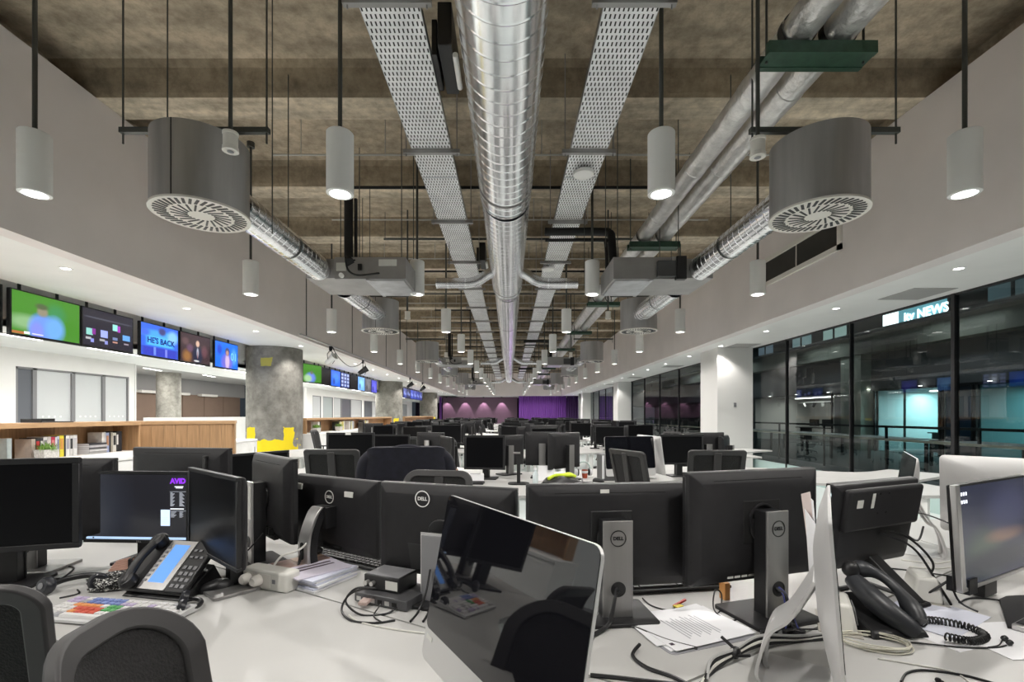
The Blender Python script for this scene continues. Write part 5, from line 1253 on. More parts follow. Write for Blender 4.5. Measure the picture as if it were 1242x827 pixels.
# coiled speckled cord heap
def coil(pts, R0, pitch, r, n=9):
    C = curve(pts, 14); out = []; Lacc = 0; ph = 0
    for i in range(len(C)-1):
        a_, b_ = C[i], C[i+1]; d = (b_-a_); L_ = d.length; dn = d.normalized(); u = dn.cross(Vector((0, 0, 1))).normalized() if abs(dn.z) < .95 else Vector((1, 0, 0)); v = dn.cross(u)
        st = max(1, int(L_/pitch*n))
        for k_ in range(st):
            f = k_/st; p_ = a_+d*f; ph += 2*pi/n; out.append(p_+u*R0*cos(ph)+v*R0*sin(ph))
    return out
spk = mat('speckled cord', (.03, .03, .03), .5)
nt = spk.node_tree; vo = nd(nt, 'ShaderNodeTexVoronoi'); vo.inputs['Scale'].default_value = 260; tcx = nd(nt, 'ShaderNodeTexCoord'); nt.links.new(tcx.outputs['Object'], vo.inputs['Vector'])
cr = nd(nt, 'ShaderNodeValToRGB'); cr.color_ramp.interpolation = 'CONSTANT'; cr.color_ramp.elements[0].color = (.012, .012, .012, 1); cr.color_ramp.elements[1].position = .68; cr.color_ramp.elements[1].color = (.6, .6, .58, 1); nt.links.new(vo.outputs['Color'], cr.inputs[0]); nt.links.new(cr.outputs[0], nt.nodes['Principled BSDF'].inputs['Base Color'])
t = thing('cord_bundle', 'heap of black and white speckled cord left of the desk telephone', 'cord', (-1.49, 1.76, D0))
mb = MB(); pr_ = random.Random(3); pts = []
for q in range(70):
    a_ = q*1.9; pts.append((.085*cos(a_)*pr_.uniform(.45, 1), .055*sin(a_)*pr_.uniform(.4, 1), .008+.045*pr_.random()*(1-.3*abs(cos(a_)))))
mb.tube(curve(pts, 5), .0065, 6).build('cord', spk, t)
t = thing('cable_bundle', 'pinkish rolled cable bundle before the lit desktop screen', 'cable', (-1.60, 1.99, D0), R(25))
mb = MB()
for i in range(6): mb.tube([(.075*cos(a_)+.004*i, .022*sin(a_)+.003*i, .010+.006*i+.010*cos(a_)) for a_ in [2*pi*q/24 for q in range(24)]], .0045, 6, closed=True)
mb.build('loops', mat('pinkish cable', (.55, .33, .26), .45), t); MB().box((0, 0, .028), (.012, .06, .035)).build('tie', black, t, bevel=.002)
# editing keyboard with coloured keys
kc = [mat('key white', (.72, .71, .70), .5), mat('key red', (.62, .12, .08), .5), mat('key blue', (.16, .22, .48), .5), mat('key green', (.08, .35, .10), .5), mat('key orange', (.75, .32, .12), .5), mat('key lilac', (.5, .42, .60), .5), mat('key grey', (.40, .40, .42), .5)]
KR = random.Random(5)
def kcol(r_, c_):
    if c_ < 2: return kc[5 if r_ > 3 else 0]
    if r_ >= 4 and 2 < c_ < 8: return kc[2]
    if r_ in (1, 2) and 2 < c_ < 7: return kc[KR.choice((1, 1, 4))]
    if r_ in (2, 3) and 6 < c_ < 9: return kc[3]
    if r_ == 3 and c_ < 6: return kc[4]
    return kc[KR.choice((0, 0, 0, 0, 6, 5))]
keyboard('white editing keyboard with coloured shortcut keys at lower left', (-1.27, 1.515, D0), R(-9), .46, .15, mat('pale grey case', (.60, .60, .60), .5), kcol)
mouse('black computer mouse under the left-turned monitor', (-1.085, 1.74, D0), R(-55))
keyboard('black keyboard behind the arched silver stand', (-.70, 2.10, D0), R(-30))
keyboard('black keyboard under the badged centre monitor back', (.60, 1.79, D0), R(9))
# white multi-socket block with a plug
t = thing('power_strip', 'white socket block with a plugged in round plug', 'power strip', (-.90, 1.775, D0), R(-22))
MB().prism(rrect(.225, .07, .014, 4), 0, .072).build('housing', mat('off white plastic', (.72, .71, .66), .4), t, bevel=.008, seg=3)
MB().bb(-.10, .035, -.0365, -.035, .012, .060).build('socket_plate', cream, t, smooth=0)
for x_ in (-.075, -.02):
    o_ = MB().lathe([(0, .032), (.014, .032), (.020, .022), (.021, 0), (0, 0)], 18).build('plug', cream, t); o_.matrix_local = face_mat((x_, -.035, .036), (1, 0, 0), (0, 0, 1))
MB().bb(.045, .06, -.0365, -.035, .03, .045).build('switch_mark', greyp, t, smooth=0)
wire(t, [(-.02, .03, .07), (-.01, .06, .10), (.03, .12, .12), (.05, .20, .20)], .004, cable_w)
# stack of papers with a magazine on top
t = thing('paper_stack', 'stack of papers and booklets beside the arched silver stand', 'paper stack', (-.79, 1.87, D0), R(-27))
for i in range(6):
    o_ = MB().box((random.uniform(-.008, .008), random.uniform(-.008, .008), .004+.0075*i), (.29, .21, .007), rz=random.uniform(-.06, .06)).build('booklet', [paper, mat('bluish paper', (.66, .68, .80), .6)][i % 2], t, smooth=0)
m_ = tag(MB().box((0, 0, .002), (.215, .275, .004)).build('magazine', mat('magazine cover', (.66, .62, .72), .35), None, smooth=0), 'magazine with a brownish photo lying on the paper stack', 'magazine'); m_.location = (-.80, 1.88, D0+.046); m_.rotation_euler = (0, 0, R(48))
MB().bb(-.10, .10, .02, .135, .004, .0046).build('photo', mat('brown photo', (.30, .20, .17), .3, var=.5, scale=14), m_, smooth=0); MB().bb(-.02, .10, .08, .135, .0046, .005).build('photo_block', mat('tan photo', (.62, .45, .35), .3), m_, smooth=0)
for i in range(2): MB().bb(-.08, .08, -.02-.03*i, -.008-.03*i, .004, .0046).build('headline_bar', mat('ink', (.05, .03, .05), .4), m_, smooth=0)
# small boxes with cables
t = thing('media_converter', 'small black converter box, the upper of two stacked', 'converter box', (-.425, 1.685, D0+.036), R(-24))
MB().bb(-.075, .075, -.055, .055, 0, .052).build('housing', black, t, smooth=0, bevel=.004); MB().bb(-.07, .07, -.05, .05, .052, .0535).build('lid', greyp, t, smooth=0); MB().bb(.02, .07, -.0565, -.055, .010, .040).build('label', sticker, t, smooth=0)
for x_ in (-.055, -.03): MB().tube([(x_, -.055, .026), (x_, -.072, .026)], .008, 10).build('connector', silver, t)
t = thing('media_converter', 'grey converter box with sockets, the lower of two stacked', 'converter box', (-.405, 1.66, D0), R(-24))
MB().bb(-.11, .11, -.08, .08, .004, .036).bb(-.1, -.08, -.07, -.05, 0, .004).bb(.08, .1, -.07, -.05, 0, .004).bb(-.1, -.08, .05, .07, 0, .004).bb(.08, .1, .05, .07, 0, .004).build('housing', mat('grey metal', (.10, .10, .105), .45, .4), t, smooth=0, bevel=.003)
for i in range(6): MB().bb(-.10+.03*i, -.082+.03*i, -.0815, -.08, .010, .024).build('socket', [silver, MATS['slot black']][i % 2], t, smooth=0)
MB().box((-.05, -.095, .018), (.03, .05, .012), rz=.3).build('plug', mat('pinkish plug', (.55, .42, .38), .5), t, bevel=.002)
c_ = cable
c_('black cable looping out of the stacked converter boxes, outer loop', [(-.47, 1.60, .06), (-.53, 1.57, .05), (-.55, 1.54, .01), (-.50, 1.48), (-.42, 1.46), (-.36, 1.48)], .0035)
c_('black cable looping out of the stacked converter boxes, inner loop', [(-.455, 1.59, .06), (-.51, 1.56, .07), (-.54, 1.55, .03), (-.48, 1.52), (-.40, 1.53), (-.37, 1.57, .01)], .0035)
c_('thin cable before the stacked converter boxes', [(-.43, 1.57, .015), (-.44, 1.53), (-.43, 1.50), (-.40, 1.47)], .0025)
c_('thin white cable along the desk edge below the converter boxes', [(-.52, 1.52), (-.47, 1.47), (-.38, 1.43), (-.28, 1.40), (-.22, 1.39)], .0025, cable_w)
for i in range(3): c_('cable hanging behind the bordered grey stand, %s' % ['left', 'middle', 'right'][i], [(-.27+.02*i, 1.60, .12), (-.28+.03*i, 1.57, .05), (-.30+.035*i, 1.54), (-.31+.04*i, 1.47)], .004)
# papers, tags
t = thing('paper_sheets', 'loose printed sheets with a folded corner before the centre stands', 'papers', (.545, 1.435, D0), R(20))
for i, (dx, dy, rz) in enumerate(((0, 0, 0), (.01, .012, .10), (-.012, .02, -.09), (.006, -.006, .03))):
    o_ = MB().box((dx, dy, .001+.0014*i), (.297, .21, .0012), rz=rz).build('sheet', paper, t, smooth=0)
pt = mat('print grey', (.45, .45, .48), .8)
for i in range(11): MB().box((.006+.012*(i-5), -.006, .0062), (.004, .13-.02*(i % 3), .0004), rz=.03).build('print_line', pt, t, smooth=0)
MB().box((-.125, -.08, .0064), (.012, .012, .0006)).build('print_mark', mat('ink', (.05, .03, .05), .4), t, smooth=0)
t = thing('clipboard', 'dark edged plastic folder under the loose printed sheets', 'folder', (.545, 1.425, D0-.0), R(20)); MB().prism(rrect(.31, .225, .02, 4), 0, .0012).build('cover', mat('smoky plastic', (.30, .30, .32), .3), t, smooth=0)
bpy.data.objects[[o.name for o in bpy.data.objects if o.name.startswith('paper_sheets')][0]].location.z = D0+.0013
t = thing('marker_tag', 'red and yellow tag beside the loose printed sheets', 'tag', (.565, 1.60, D0), R(30)); MB().box((.02, 0, .006), (.06, .008, .006), ry=R(-10)).build('red_strip', red_m, t, smooth=0); MB().box((.0, -.012, .003), (.03, .02, .004)).build('yellow_tip', yellow, t, smooth=0)
t = thing('wooden_offcut', 'small orange wooden piece behind the dark badged stand', 'block', (.76, 1.66, D0), R(15)); MB().box((0, 0, .03), (.022, .03, .06)).box((.0, .012, .055), (.026, .006, .012)).build('block', mat('orange wood', (.55, .26, .08), .5), t, bevel=.002)
c_('black cable with a bare end beside the red and yellow tag', [(.47, 1.66), (.48, 1.60), (.52, 1.56), (.555, 1.575)], .0025)
c_('thin grey cable near the badged centre stand', [(.40, 1.55), (.44, 1.56), (.455, 1.52), (.45, 1.48)], .002, mat('grey cable', (.45, .45, .44), .5))
c_('black cable looping left of the dark badged stand', [(.66, 1.52), (.70, 1.56), (.73, 1.62, .03), (.70, 1.60, .05), (.67, 1.54, .01), (.69, 1.48), (.74, 1.50)], .0025)
c_('thick black cable running from the centre stand to the front', [(.36, 1.30, .01), (.33, 1.26), (.35, 1.20), (.40, 1.16), (.43, 1.12)], .005)
c_('thick black cable along the front edge of the centre desk', [(.20, 1.165), (.26, 1.155), (.33, 1.14), (.40, 1.125)], .005)
c_('black cable along the lower edge of the loose sheets', [(.33, 1.47), (.38, 1.43), (.45, 1.35), (.52, 1.30)], .004)
# cable snake between the desks on the right
for i in range(4): c_('cable of the taped cable snake right of the loose sheets, strand %s' % ORD[i], [(.45+.01*i, 1.12+.008*i, .0), (.52, 1.19+.006*i, .006*i), (.60, 1.25, .005+.006*i), (.70, 1.30+.006*i, .01+.005*i), (.82, 1.34, .005*i), (.95, 1.36+.008*i)], .0045, [cable_b, cable_w, cable_b, mat('grey cable', (.45, .45, .44), .5)][i])
t = thing('cable_tie', 'black tape knot around the cable snake', 'tape', (.60, 1.25, D0), R(40)); MB().ball((0, 0, .018), .02, 10, (1, .7, .8)).box((.01, .02, .03), (.006, .05, .006), rx=.5).box((-.01, -.02, .02), (.006, .05, .006), rx=-.4).build('tape', black, t)
t = thing('cable_plug', 'cluster of black plugs lying under the dark badged stand', 'plugs', (.80, 1.38, D0))
for i in range(6): MB().box((random.uniform(-.05, .05), random.uniform(-.02, .03), .010+.006*(i % 2)), (.035, .016, .016), rz=random.uniform(-1, 1)).build('plug', black, t, bevel=.003)
c_('short cable with a small plug right of the plug cluster', [(.83, 1.40, .01), (.88, 1.42), (.93, 1.42)], .0025)
c_('black cable dropping over the seam at the right front', [(.70, 1.22), (.70, 1.16), (.72, 1.10), (.75, 1.07)], .0028)
c_('black and white lead joined by a pale plug, right front', [(.95, 1.14), (1.0, 1.18), (1.06, 1.19), (1.14, 1.16), (1.20, 1.09)], .003)
c_('thin white cable curving at the right front', [(.98, 1.25), (1.05, 1.22), (1.12, 1.18), (1.10, 1.10)], .002, cable_w)
# desk outlet blocks
def outlet(lab, loc, rz):
    t = thing('outlet_block', lab, 'outlet', loc, rz)
    MB().add([(-.075, -.045, 0), (.075, -.045, 0), (.075, .045, 0), (-.075, .045, 0), (-.062, -.030, .085), (.062, -.030, .085), (.062, .030, .085), (-.062, .030, .085)], [(0, 3, 2, 1), (4, 5, 6, 7), (0, 1, 5, 4), (1, 2, 6, 5), (2, 3, 7, 6), (3, 0, 4, 7)]).build('housing', MATS['off white plastic'], t, bevel=.010, seg=3)
    MB().bb(-.09, .09, -.055, .055, 0, .004).build('flange', mat('beige plate', (.42, .40, .36), .5), t, bevel=.001)
    M = Matrix.Translation((0, -.040, .045)) @ Matrix.Rotation(R(80), 4, 'X')
    o_ = MB().prism(rrect(.09, .05, .008, 3), 0, .003).build('socket_plate', greyp, t, smooth=0); o_.matrix_local = M
    return t
outlet('pale outlet block with sockets beside the slanted monitor foot', (1.475, 1.68, D0), R(62))
outlet('pale outlet block hidden beside the edge-on computer and the handset', (1.02, 1.46, D0), R(60))
# right hand telephone: handset upright on its cradle
t = thing('desk_telephone', 'black telephone with an upright looping handset at right', 'telephone', (1.13, 1.47, D0), R(4))
MB().add([(-.09, -.11, 0), (.09, -.11, 0), (.09, .10, 0), (-.09, .10, 0), (-.08, -.10, .02), (.08, -.10, .02), (.07, .08, .07), (-.07, .08, .07)], [(0, 3, 2, 1), (4, 5, 6, 7), (0, 1, 5, 4), (1, 2, 6, 5), (2, 3, 7, 6), (3, 0, 4, 7)]).build('base', black, t, smooth=0, bevel=.006)
A = Vector((-.02, .05, .140)); B = Vector((.045, -.11, .035))
ax = (B-A); nrm = Vector((.62, .40, .55)).normalized()
body = [A+ax*f+Vector((0, 0, -.018))+Vector((-.02, -.02, 0))*sin(pi*f) for f in [q/14 for q in range(15)]]
MB().tube(body, [.024, .028, .030, .031, .032, .033, .033, .033, .033, .032, .031, .030, .028, .026, .020], 12).build('cradle_body', mat('dark slate plastic', (.035, .037, .042), .4), t, smooth=60)
hs = [A+ax*f+nrm*(.018+.05*sin(pi*f)**.8) for f in [q/18 for q in range(19)]]
MB().tube(hs, [.022, .026, .027, .025, .021, .018, .016, .015, .015, .015, .015, .015, .016, .018, .021, .025, .027, .026, .022], 12).build('handset', mat('dark slate plastic', (.035, .037, .042), .4), t, smooth=60)
MB().ball(tuple(A+Vector((-.004, 0, .012))), .030, 14, (.9, .8, .9)).build('ear_piece', black, t)
cp = [(.10, -.14, .02), (.16, -.16, .014), (.235, -.13, .012), (.245, -.07, .012), (.19, -.03, .014), (.13, -.03, .016), (.12, -.06, .018)]
MB().tube(coil(cp, .0095, .0085, .001), .0026, 5).build('coiled_cord', black, t)
# earphones
t = thing('earphones', 'black wired earphones lying on the right hand desk', 'earphones', (1.17, 1.305, D0), 0)
MB().tube(curve([(-.03, .03, .004), (.03, .015, .004), (.10, .0, .004), (.18, .0, .004), (.22, .01, .005)], 6), .0022, 6).tube(curve([(.16, .0, .005), (.20, .012, .004), (.235, .035, .007)], 6), .0018, 6).build('cord', cable_b, t)
for (x_, y_) in ((.225, .012), (.238, .038)): MB().lathe([(0, 0), (.006, .001), (.008, .006), (.006, .014), (0, .015)], 12, M=Matrix.Translation((x_, y_, .008)) @ Matrix.Rotation(R(60), 4, 'Y')).build('ear_bud', black, t)
# coil of thin white cable
t = thing('cable_coil', 'loose coil of thin white cable before the right telephone', 'cable', (1.03, 1.33, D0), R(-15))
mb = MB()
for i in range(7): mb.tube([(.085*cos(a_)*(1+.05*i*cos(a_+i)/7)+.006*sin(i*2.1), .05*sin(a_)*(1+.06*sin(i*1.7))+.004*cos(i*3.3), .003+.002*i+.002*sin(a_*2+i)) for a_ in [2*pi*q/36 for q in range(36)]], .0019, 5, closed=True)
mb.build('loops', mat('ivory cable', (.66, .64, .54), .4), t)
# blank sheets at right
for (x_, y_, rz, lab, dz) in ((1.34, 1.43, 18, 'blank white sheet lying under the earphones at right', 0), (1.47, 1.36, 5, 'second blank white sheet partly covering the first at right', .0012), (1.36, 1.52, 30, 'bluish white sheet lying below the outlet block', .0024)):
    o_ = tag(MB().box((0, 0, .0005), (.297, .21, .001)).build('paper_sheet', paper if rz != 30 else mat('pale blue paper', (.68, .70, .80), .7), None, smooth=0), lab, 'paper'); o_.location = (x_, y_, D0+dz); o_.rotation_euler = (0, 0, R(rz))
o_ = thing('label_stub', 'printed cable label strip near the right front edge', 'label', (.98, 1.10, D0), R(-40)); MB().box((0, 0, .0008), (.06, .035, .0012)).build('strip', paper, o_, smooth=0)
for i in range(4): MB().box((0, -.012+.008*i, .0016), (.05, .002, .0004)).build('print_line', pt, o_, smooth=0)
t = thing('desk_grommet', 'small dark crumb-like cable clip on the right front desk', 'clip', (1.04, 1.14, D0)); MB().ball((0, 0, .006), .007, 8).box((.006, 0, .003), (.012, .005, .004)).build('clip', char, t)
# loose cables on the left and right desks
LC = [('black cables under the leftmost monitors, near strand', [(-2.05, 1.95), (-1.93, 1.98), (-1.88, 1.90), (-1.83, 1.84), (-1.78, 1.86)]), ('black cables under the leftmost monitors, far strand', [(-2.0, 2.02), (-1.86, 2.0), (-1.80, 1.92), (-1.76, 1.83)]),
      ('split black cable on the desk under the lit desktop screen', [(-1.72, 2.17), (-1.73, 2.10), (-1.66, 2.02), (-1.58, 1.98)]), ('black headphone lead running to the cord heap', [(-1.62, 1.80), (-1.54, 1.83), (-1.50, 1.80), (-1.46, 1.76)]), ('thin black lead trailing from the headphones', [(-1.60, 1.74), (-1.56, 1.70), (-1.59, 1.66)]),
      ('black cables behind the desk telephone, upper', [(-1.14, 1.85), (-1.08, 1.88), (-1.02, 1.84), (-.97, 1.80)]), ('black cables behind the desk telephone, middle', [(-1.15, 1.80), (-1.08, 1.83), (-1.03, 1.80), (-.99, 1.83)]), ('black cables behind the desk telephone, lower', [(-1.12, 1.70), (-1.10, 1.78), (-1.06, 1.84), (-1.01, 1.87)]),
      ('black cables around the first silver stand, front', [(-1.02, 1.86), (-.98, 1.90), (-.99, 1.97), (-1.05, 2.0)]), ('black cables around the first silver stand, back', [(-1.0, 2.10), (-.92, 2.08), (-.86, 2.12), (-.80, 2.06)]), ('black tangle between the silver stand and the socket block', [(-.98, 1.83), (-1.0, 1.88, .02), (-.95, 1.92, .03), (-.97, 1.86, .01), (-.93, 1.88)]),
      ('black cable arching behind the slanted foot monitor', [(1.62, 1.98, .12), (1.66, 2.05, .20), (1.74, 2.0, .23), (1.80, 1.9, .20)]), ('black cable lying across the right desk towards the silver frame', [(1.50, 1.93), (1.60, 1.98), (1.72, 1.92), (1.80, 1.86)]), ('thin black leads under the silver framed monitor', [(1.55, 1.62), (1.65, 1.66), (1.80, 1.60), (1.95, 1.55)]),
      ('pale cable on the desk near the far right computer', [(1.75, 2.10), (1.85, 2.05), (1.98, 2.08), (2.05, 2.0)]), ('second pale cable on the desk near the far right computer', [(1.70, 2.0), (1.80, 1.98), (1.92, 2.0), (2.02, 1.92)])]
for lab, pts in LC: c_(lab, pts, .003, cable_w if 'pale' in lab else None)
t = thing('handset_rest', 'black puck shaped headset rest behind the socket block', 'headset rest', (-.86, 2.03, D0), R(-30)); MB().add([(-.06, -.05, 0), (.06, -.05, 0), (.06, .05, 0), (-.06, .05, 0), (-.05, -.02, .05), (.05, -.02, .05), (.05, .04, .05), (-.05, .04, .05)], [(0, 3, 2, 1), (4, 5, 6, 7), (0, 1, 5, 4), (1, 2, 6, 5), (2, 3, 7, 6), (3, 0, 4, 7)]).build('rest', black, t, bevel=.006); MB().ball((0, .01, .065), .05, 16, (1.1, .7, .35)).build('puck', char, t)
# chairs in the foreground
CF = make_chair(back_h=.475, back_w=.38, recl=R(12), top_r=.15, taper=.9, curv=1.5, spine=False, arms=False)
CF.location = (-.44, .95, 0); CF.rotation_euler = (0, 0, R(97)); CF['label'] = 'black mesh office chair with a pointed rounded back, lower left'
CG = make_chair(back_h=.49, back_w=.50, recl=R(10), top_r=.07, taper=.86, spine=False, arms=False)
CG.location = (-1.33, 1.39, 0); CG.rotation_euler = (0, 0, R(182)); CG['label'] = 'black mesh office chair with a squared back at the left corner'

# ------------------------------------------------------------------ the dark atrium beyond the glass
dk_ = mat('dark atrium grey', (.10, .10, .105), .7); dk2 = mat('dark concrete beam', (.16, .16, .13), .8, var=.2, scale=1)
struct(MB().bb(6.2, 20, -6, 60, -.1, 0).build('floor_atrium', mat('dark atrium floor', (.06, .065, .065), .6), smooth=0))
fa = struct(MB().bb(14, 14.3, -4, 58, 2.36, 3.72).build('wall_atrium', dk_, smooth=0))
struct(MB().bb(13.5, 14.3, -4, 58, 3.72, 4.42).build('beam_atrium', dk2, smooth=0))
struct(MB().bb(14.0, 18, -4, 58, 2.3, 2.36).bb(14, 18, -4, 58, 5.3, 5.4).bb(13.2, 18, -4, 58, 4.42, 4.5).build('ceiling_atrium', dk_, smooth=0))
struct(MB().bb(17.9, 18.0, -4, 58, 0, 5.4).build('wall_atrium_back', mat('back wall teal grey', (.16, .20, .20), .7), smooth=0))
# upper storey lit room with the sign
sg = thing('news_sign', 'glowing white and blue news sign in an upper room across the atrium', 'sign', (13.3, 15.5, 4.5))
MB().bb(-.02, .02, -1.2, 1.2, 0, .85).build('light_box', mat('sign box', (.30, .62, .70), .5, emit=.35, ecol=(.20, .55, .68)), sg, smooth=0)
MB().bb(-.035, -.02, .55, 1.2, -.05, .85).build('white_panel', mat('sign white', (.9, .97, 1), .5, emit=1.5), sg, smooth=0); MB().bb(-.035, -.02, -1.2, .55, .42, .85).build('white_panel', MATS['sign white'], sg, smooth=0)
text('sign_lettering', 'itv NEWS', .40, MATS['sign white'], sg, face_mat((-.04, -.50, .15), (0, -1, 0), (0, 0, 1)), .003, .012)
for (y, c, e) in ((20.5, (.30, .42, .40), .5), (22.8, (.25, .36, .38), .35), (26, (.18, .24, .30), .3), (13.2, (.10, .16, .18), .2)):
    o_ = tag(MB().bb(14.15, 14.2, y-.7, y+.7, 4.5, 5.3).build('lit_window', mat('lit window %.1f' % y, c, .5, emit=e)), 'dim lit upper window across the atrium, %s' % {20.5: 'left of the news sign', 22.8: 'second left of the news sign', 26: 'third left of the news sign', 13.2: 'right of the news sign'}[y], 'window')
    MB().bb(14.13, 14.15, y-.05, y+.05, 4.5, 5.3).build('glazing_bar', mull, o_, smooth=0)
# studio rooms below: lit from inside
def room(y0, y1, wall_c, lab, watts, lcol, n=1):
    t = thing('lit_room', lab, 'room', (16, (y0+y1)/2, 0)); hy = (y1-y0)/2
    MB().bb(1.5, 1.56, -hy, hy, 0, 2.3).bb(-1.9, 1.5, -hy, -hy+.05, 0, 2.3).bb(-1.9, 1.5, hy-.05, hy, 0, 2.3).build('room_wall', wall_c, t, smooth=0)
    MB().bb(-1.9, 1.5, -hy, hy, 0, .02).build('room_floor', dk_, t, smooth=0)
    q = y0
    MB().bb(-2.03, -1.97, -hy-.03, -hy+.03, 0, 2.36).bb(-2.03, -1.97, hy-.03, hy+.03, 0, 2.36).bb(-2.03, -1.97, -hy, hy, 2.28, 2.36).bb(-2.03, -1.97, -.02, .02, 0, 2.3).build('glazing_frame', mull, t, smooth=0)
    MB().bb(-.6, .2, -hy*.7, hy*.5, .70, .74).bb(-.5, .1, -hy*.6, -hy*.6+.06, .02, .7).bb(-.5, .1, hy*.4, hy*.4+.06, .02, .7).build('room_desk', black, t, smooth=0)
    for i in range(3): MB().bb(-.2, -.16, -hy*.5+i*hy*.3, -hy*.5+i*hy*.3+hy*.22, .8, 1.15).build('room_screen', black, t, smooth=0)
    MB().tube([(.2, -hy*.8, 2.05), (.2, hy*.8, 2.05)], .03, 8).build('lighting_bar', silver, t)
    for i in range(7): MB().lathe([(0, -.1), (.07, -.1), (.09, .1), (0, .1)], 12, M=Matrix.Translation((.2, -hy*.7+i*hy*.22, 1.9)) @ Matrix.Rotation(.6*(i % 3-1), 4, 'X')).build('studio_lamp', [silver, black][i % 2], t)
    MB().bb(-.4, -.2, -hy*.8, hy*.6, 2.24, 2.27).build('tube_light', glow2, t, smooth=0)
    strip_light(t, (-.3, 0, 2.2), .5, (y1-y0)*.8, watts, lcol)
    return t
st = room(15.3, 18.0, mat('studio wall', (.42, .50, .50), .7), 'bright cyan studio behind glass across the atrium', 70, (.55, .95, 1))
MB().bb(.6, .7, .7, 1.15, .5, 2.1).build('glow_panel', mat('cyan glow panel', (.35, .8, .85), .5, emit=1.6), st, smooth=0); MB().ball((1.0, -.9, 1.3), .28, 16).build('white_disc', mat('white disc', (.8, .9, .9), .5, emit=.6), st)
room(8.6, 14.1, mat('teal room wall', (.14, .30, .31), .7), 'teal lit control room at the right across the atrium', 60, (.50, .92, 1))
room(14.2, 15.2, mat('blue room wall', (.03, .07, .11), .7), 'narrow dark blue room between the two studios', 3, (.4, .7, 1))
room(20.4, 27.0, mat('pale room wall', (.42, .42, .40), .7), 'pale office behind glass across the atrium, far left', 42, (1, .98, .92))
struct(MB().bb(13.6, 14.2, 18.2, 19.3, 0, 3.8).build('pillar_atrium', mat('green grey pillar', (.30, .31, .26), .8), smooth=0))
bl = thing('balustrade', 'glass balustrade with black handrail and pale lower rail in the atrium', 'balustrade', (8.5, 20, 0))
MB().bb(-.03, .03, -24, 34, 1.09, 1.14).build('handrail', mull, bl, smooth=0); MB().bb(-.03, .03, -24, 34, .80, .85).build('lower_rail', mat('pale timber rail', (.60, .55, .46), .5), bl, smooth=0)
for i in range(24): MB().bb(-.02, .02, -22+2.1*i-.02, -22+2.1*i+.02, 0, 1.09).build('post', mull, bl, smooth=0)
gl2 = bpy.data.materials.new('balustrade glass'); gl2.use_nodes = True; nt = gl2.node_tree; nt.nodes.clear(); oo = nd(nt, 'ShaderNodeOutputMaterial'); tr = nd(nt, 'ShaderNodeBsdfTransparent'); tr.inputs[0].default_value = (.45, .52, .52, 1); nt.links.new(tr.outputs[0], oo.inputs[0])
for i in range(23): quad('glass_panel', [(0, -22+2.1*i+.03, .05), (0, -22+2.1*(i+1)-.03, .05), (0, -22+2.1*(i+1)-.03, .79), (0, -22+2.1*i+.03, .79)], gl2, bl)
for i in range(9):
    o_ = thing('atrium_downlight', 'tiny downlight under the dark fascia across the atrium', 'downlight', (13.9, 9+2.3*i, 2.36), 0, 'atrium downlights'); MB().lathe([(0, -.004), (.05, -.004), (.055, 0)], 14).build('lens', glow, o_)
for i in range(5):
    o_ = thing('atrium_desk', 'dark desk with pale top seen through the glass on the atrium floor', 'desk', (10.8, 7.0+3.4*i, 0), 0, 'atrium desks'); MB().bb(-.7, .7, -1.2, 1.2, .70, .73).build('worktop', mat('atrium top', (.45, .46, .44), .5), o_, smooth=0)
    for sx in (-.6, .6):
        for sy in (-1.1, 1.1): MB().bb(sx-.03, sx+.03, sy-.03, sy+.03, 0, .70).build('leg', mull, o_, smooth=0)
for y in (8, 14, 20, 27, 34): strip_light(None, (13.0, y, 4.3), .3, 2.5, 10, (.85, .95, 1))  # added area lights without fittings, lighting the atrium overall
for y in (8, 15, 22, 30): strip_light(None, (10.0, y, 5.0), .5, 3, 8, (.8, .95, 1))  # more added lights, no fittings, brightening the space past the glass

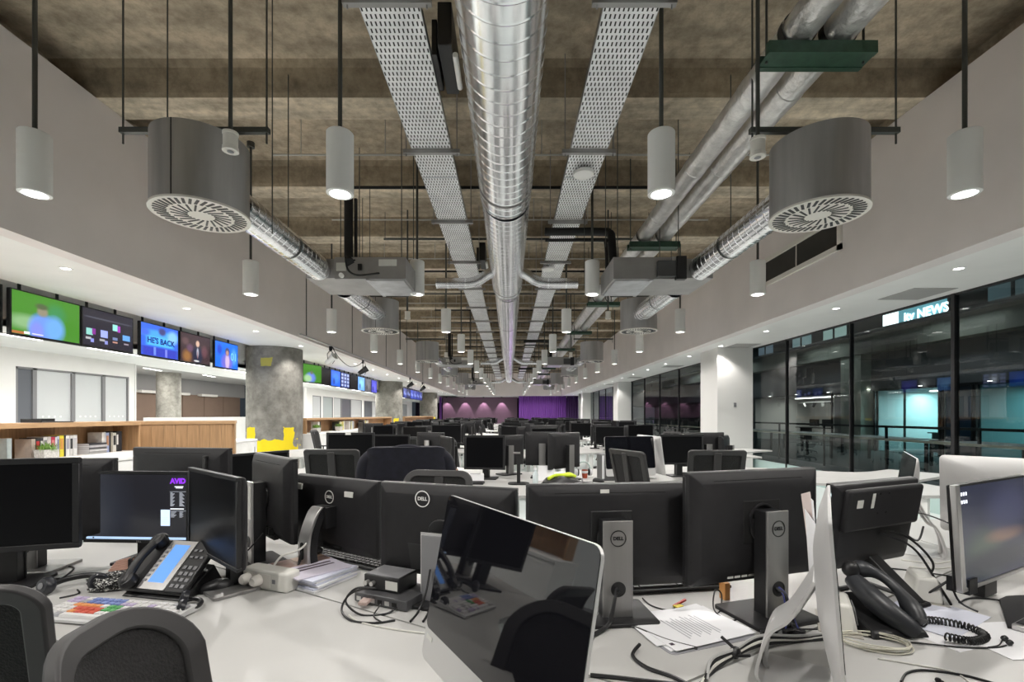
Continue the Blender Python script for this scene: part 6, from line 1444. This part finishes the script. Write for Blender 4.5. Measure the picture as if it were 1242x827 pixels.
# ------------------------------------------------------------------ far end
dr = thing('purple_curtain', 'purple pleated curtain closing the right part of the far wall', 'curtain', (2.7, 40.6, 0))
mb = MB(); vv = []; N = 130
for i in range(N): x_ = -1.9+4.1*i/(N-1); vv += [(x_, .06*sin(i*1.05), 0), (x_, .06*sin(i*1.05), 3.0)]
mb.add(vv, [(2*i, 2*i+2, 2*i+3, 2*i+1) for i in range(N-1)]).build('drape', mat('purple cloth', (.17, .05, .30), .8), dr, smooth=80)
dr2 = thing('purple_curtain', 'darker purple curtain strip right of the wide one', 'curtain', (5.5, 40.6, 0))
mb = MB(); vv = []; N = 30
for i in range(N): x_ = -.55+1.0*i/(N-1); vv += [(x_, .06*sin(i*1.05), 0), (x_, .06*sin(i*1.05), 3.0)]
mb.add(vv, [(2*i, 2*i+2, 2*i+3, 2*i+1) for i in range(N-1)]).build('drape', mat('dark purple cloth', (.05, .015, .09), .8), dr2, smooth=80)
sw = thing('set_backdrop', 'dark plum studio backdrop with four pools of light at the far end', 'backdrop', (-2.1, 43.0, 0))
MB().bb(-4.0, 2.8, 0, .05, 0, 2.99).build('board', mat('plum board', (.20, .12, .17), .7), sw, smooth=0)
MB().bb(-4.2, -4.0, -.8, -.75, 0, 2.99).build('side_flat', mat('purple cloth', (.17, .05, .30), .8), sw, smooth=0)
for i, x_ in enumerate((-3.6, -1.95, -.25, 1.4)):
    o_ = thing('backdrop_light', 'small spotlight on the far plum backdrop, %s from the left' % ORD[i], 'spotlight', (-2.1+x_, 42.5, 2.9)); MB().lathe([(0, 0), (.05, 0), (.06, .1), (0, .1)], 12).build('can', black, o_)
    l_ = spot(o_, (0, 0, -.02), 60, 62, .3, .03, (1, .75, .9)); l_.rotation_euler = (R(22), 0, 0)
for i, x_ in enumerate((1.4, 2.8, 4.2)): strip_light(dr, (x_-2.7, -.5, .7), 1.2, .2, 5, (.75, .45, 1), (R(-100), 0, 0))

# prototypes that were only copied from are taken away again
def drop(o):
    for ch in list(o.children): drop(ch)
    bpy.data.objects.remove(o)
for o in MP+[CH, CHS]: drop(o)
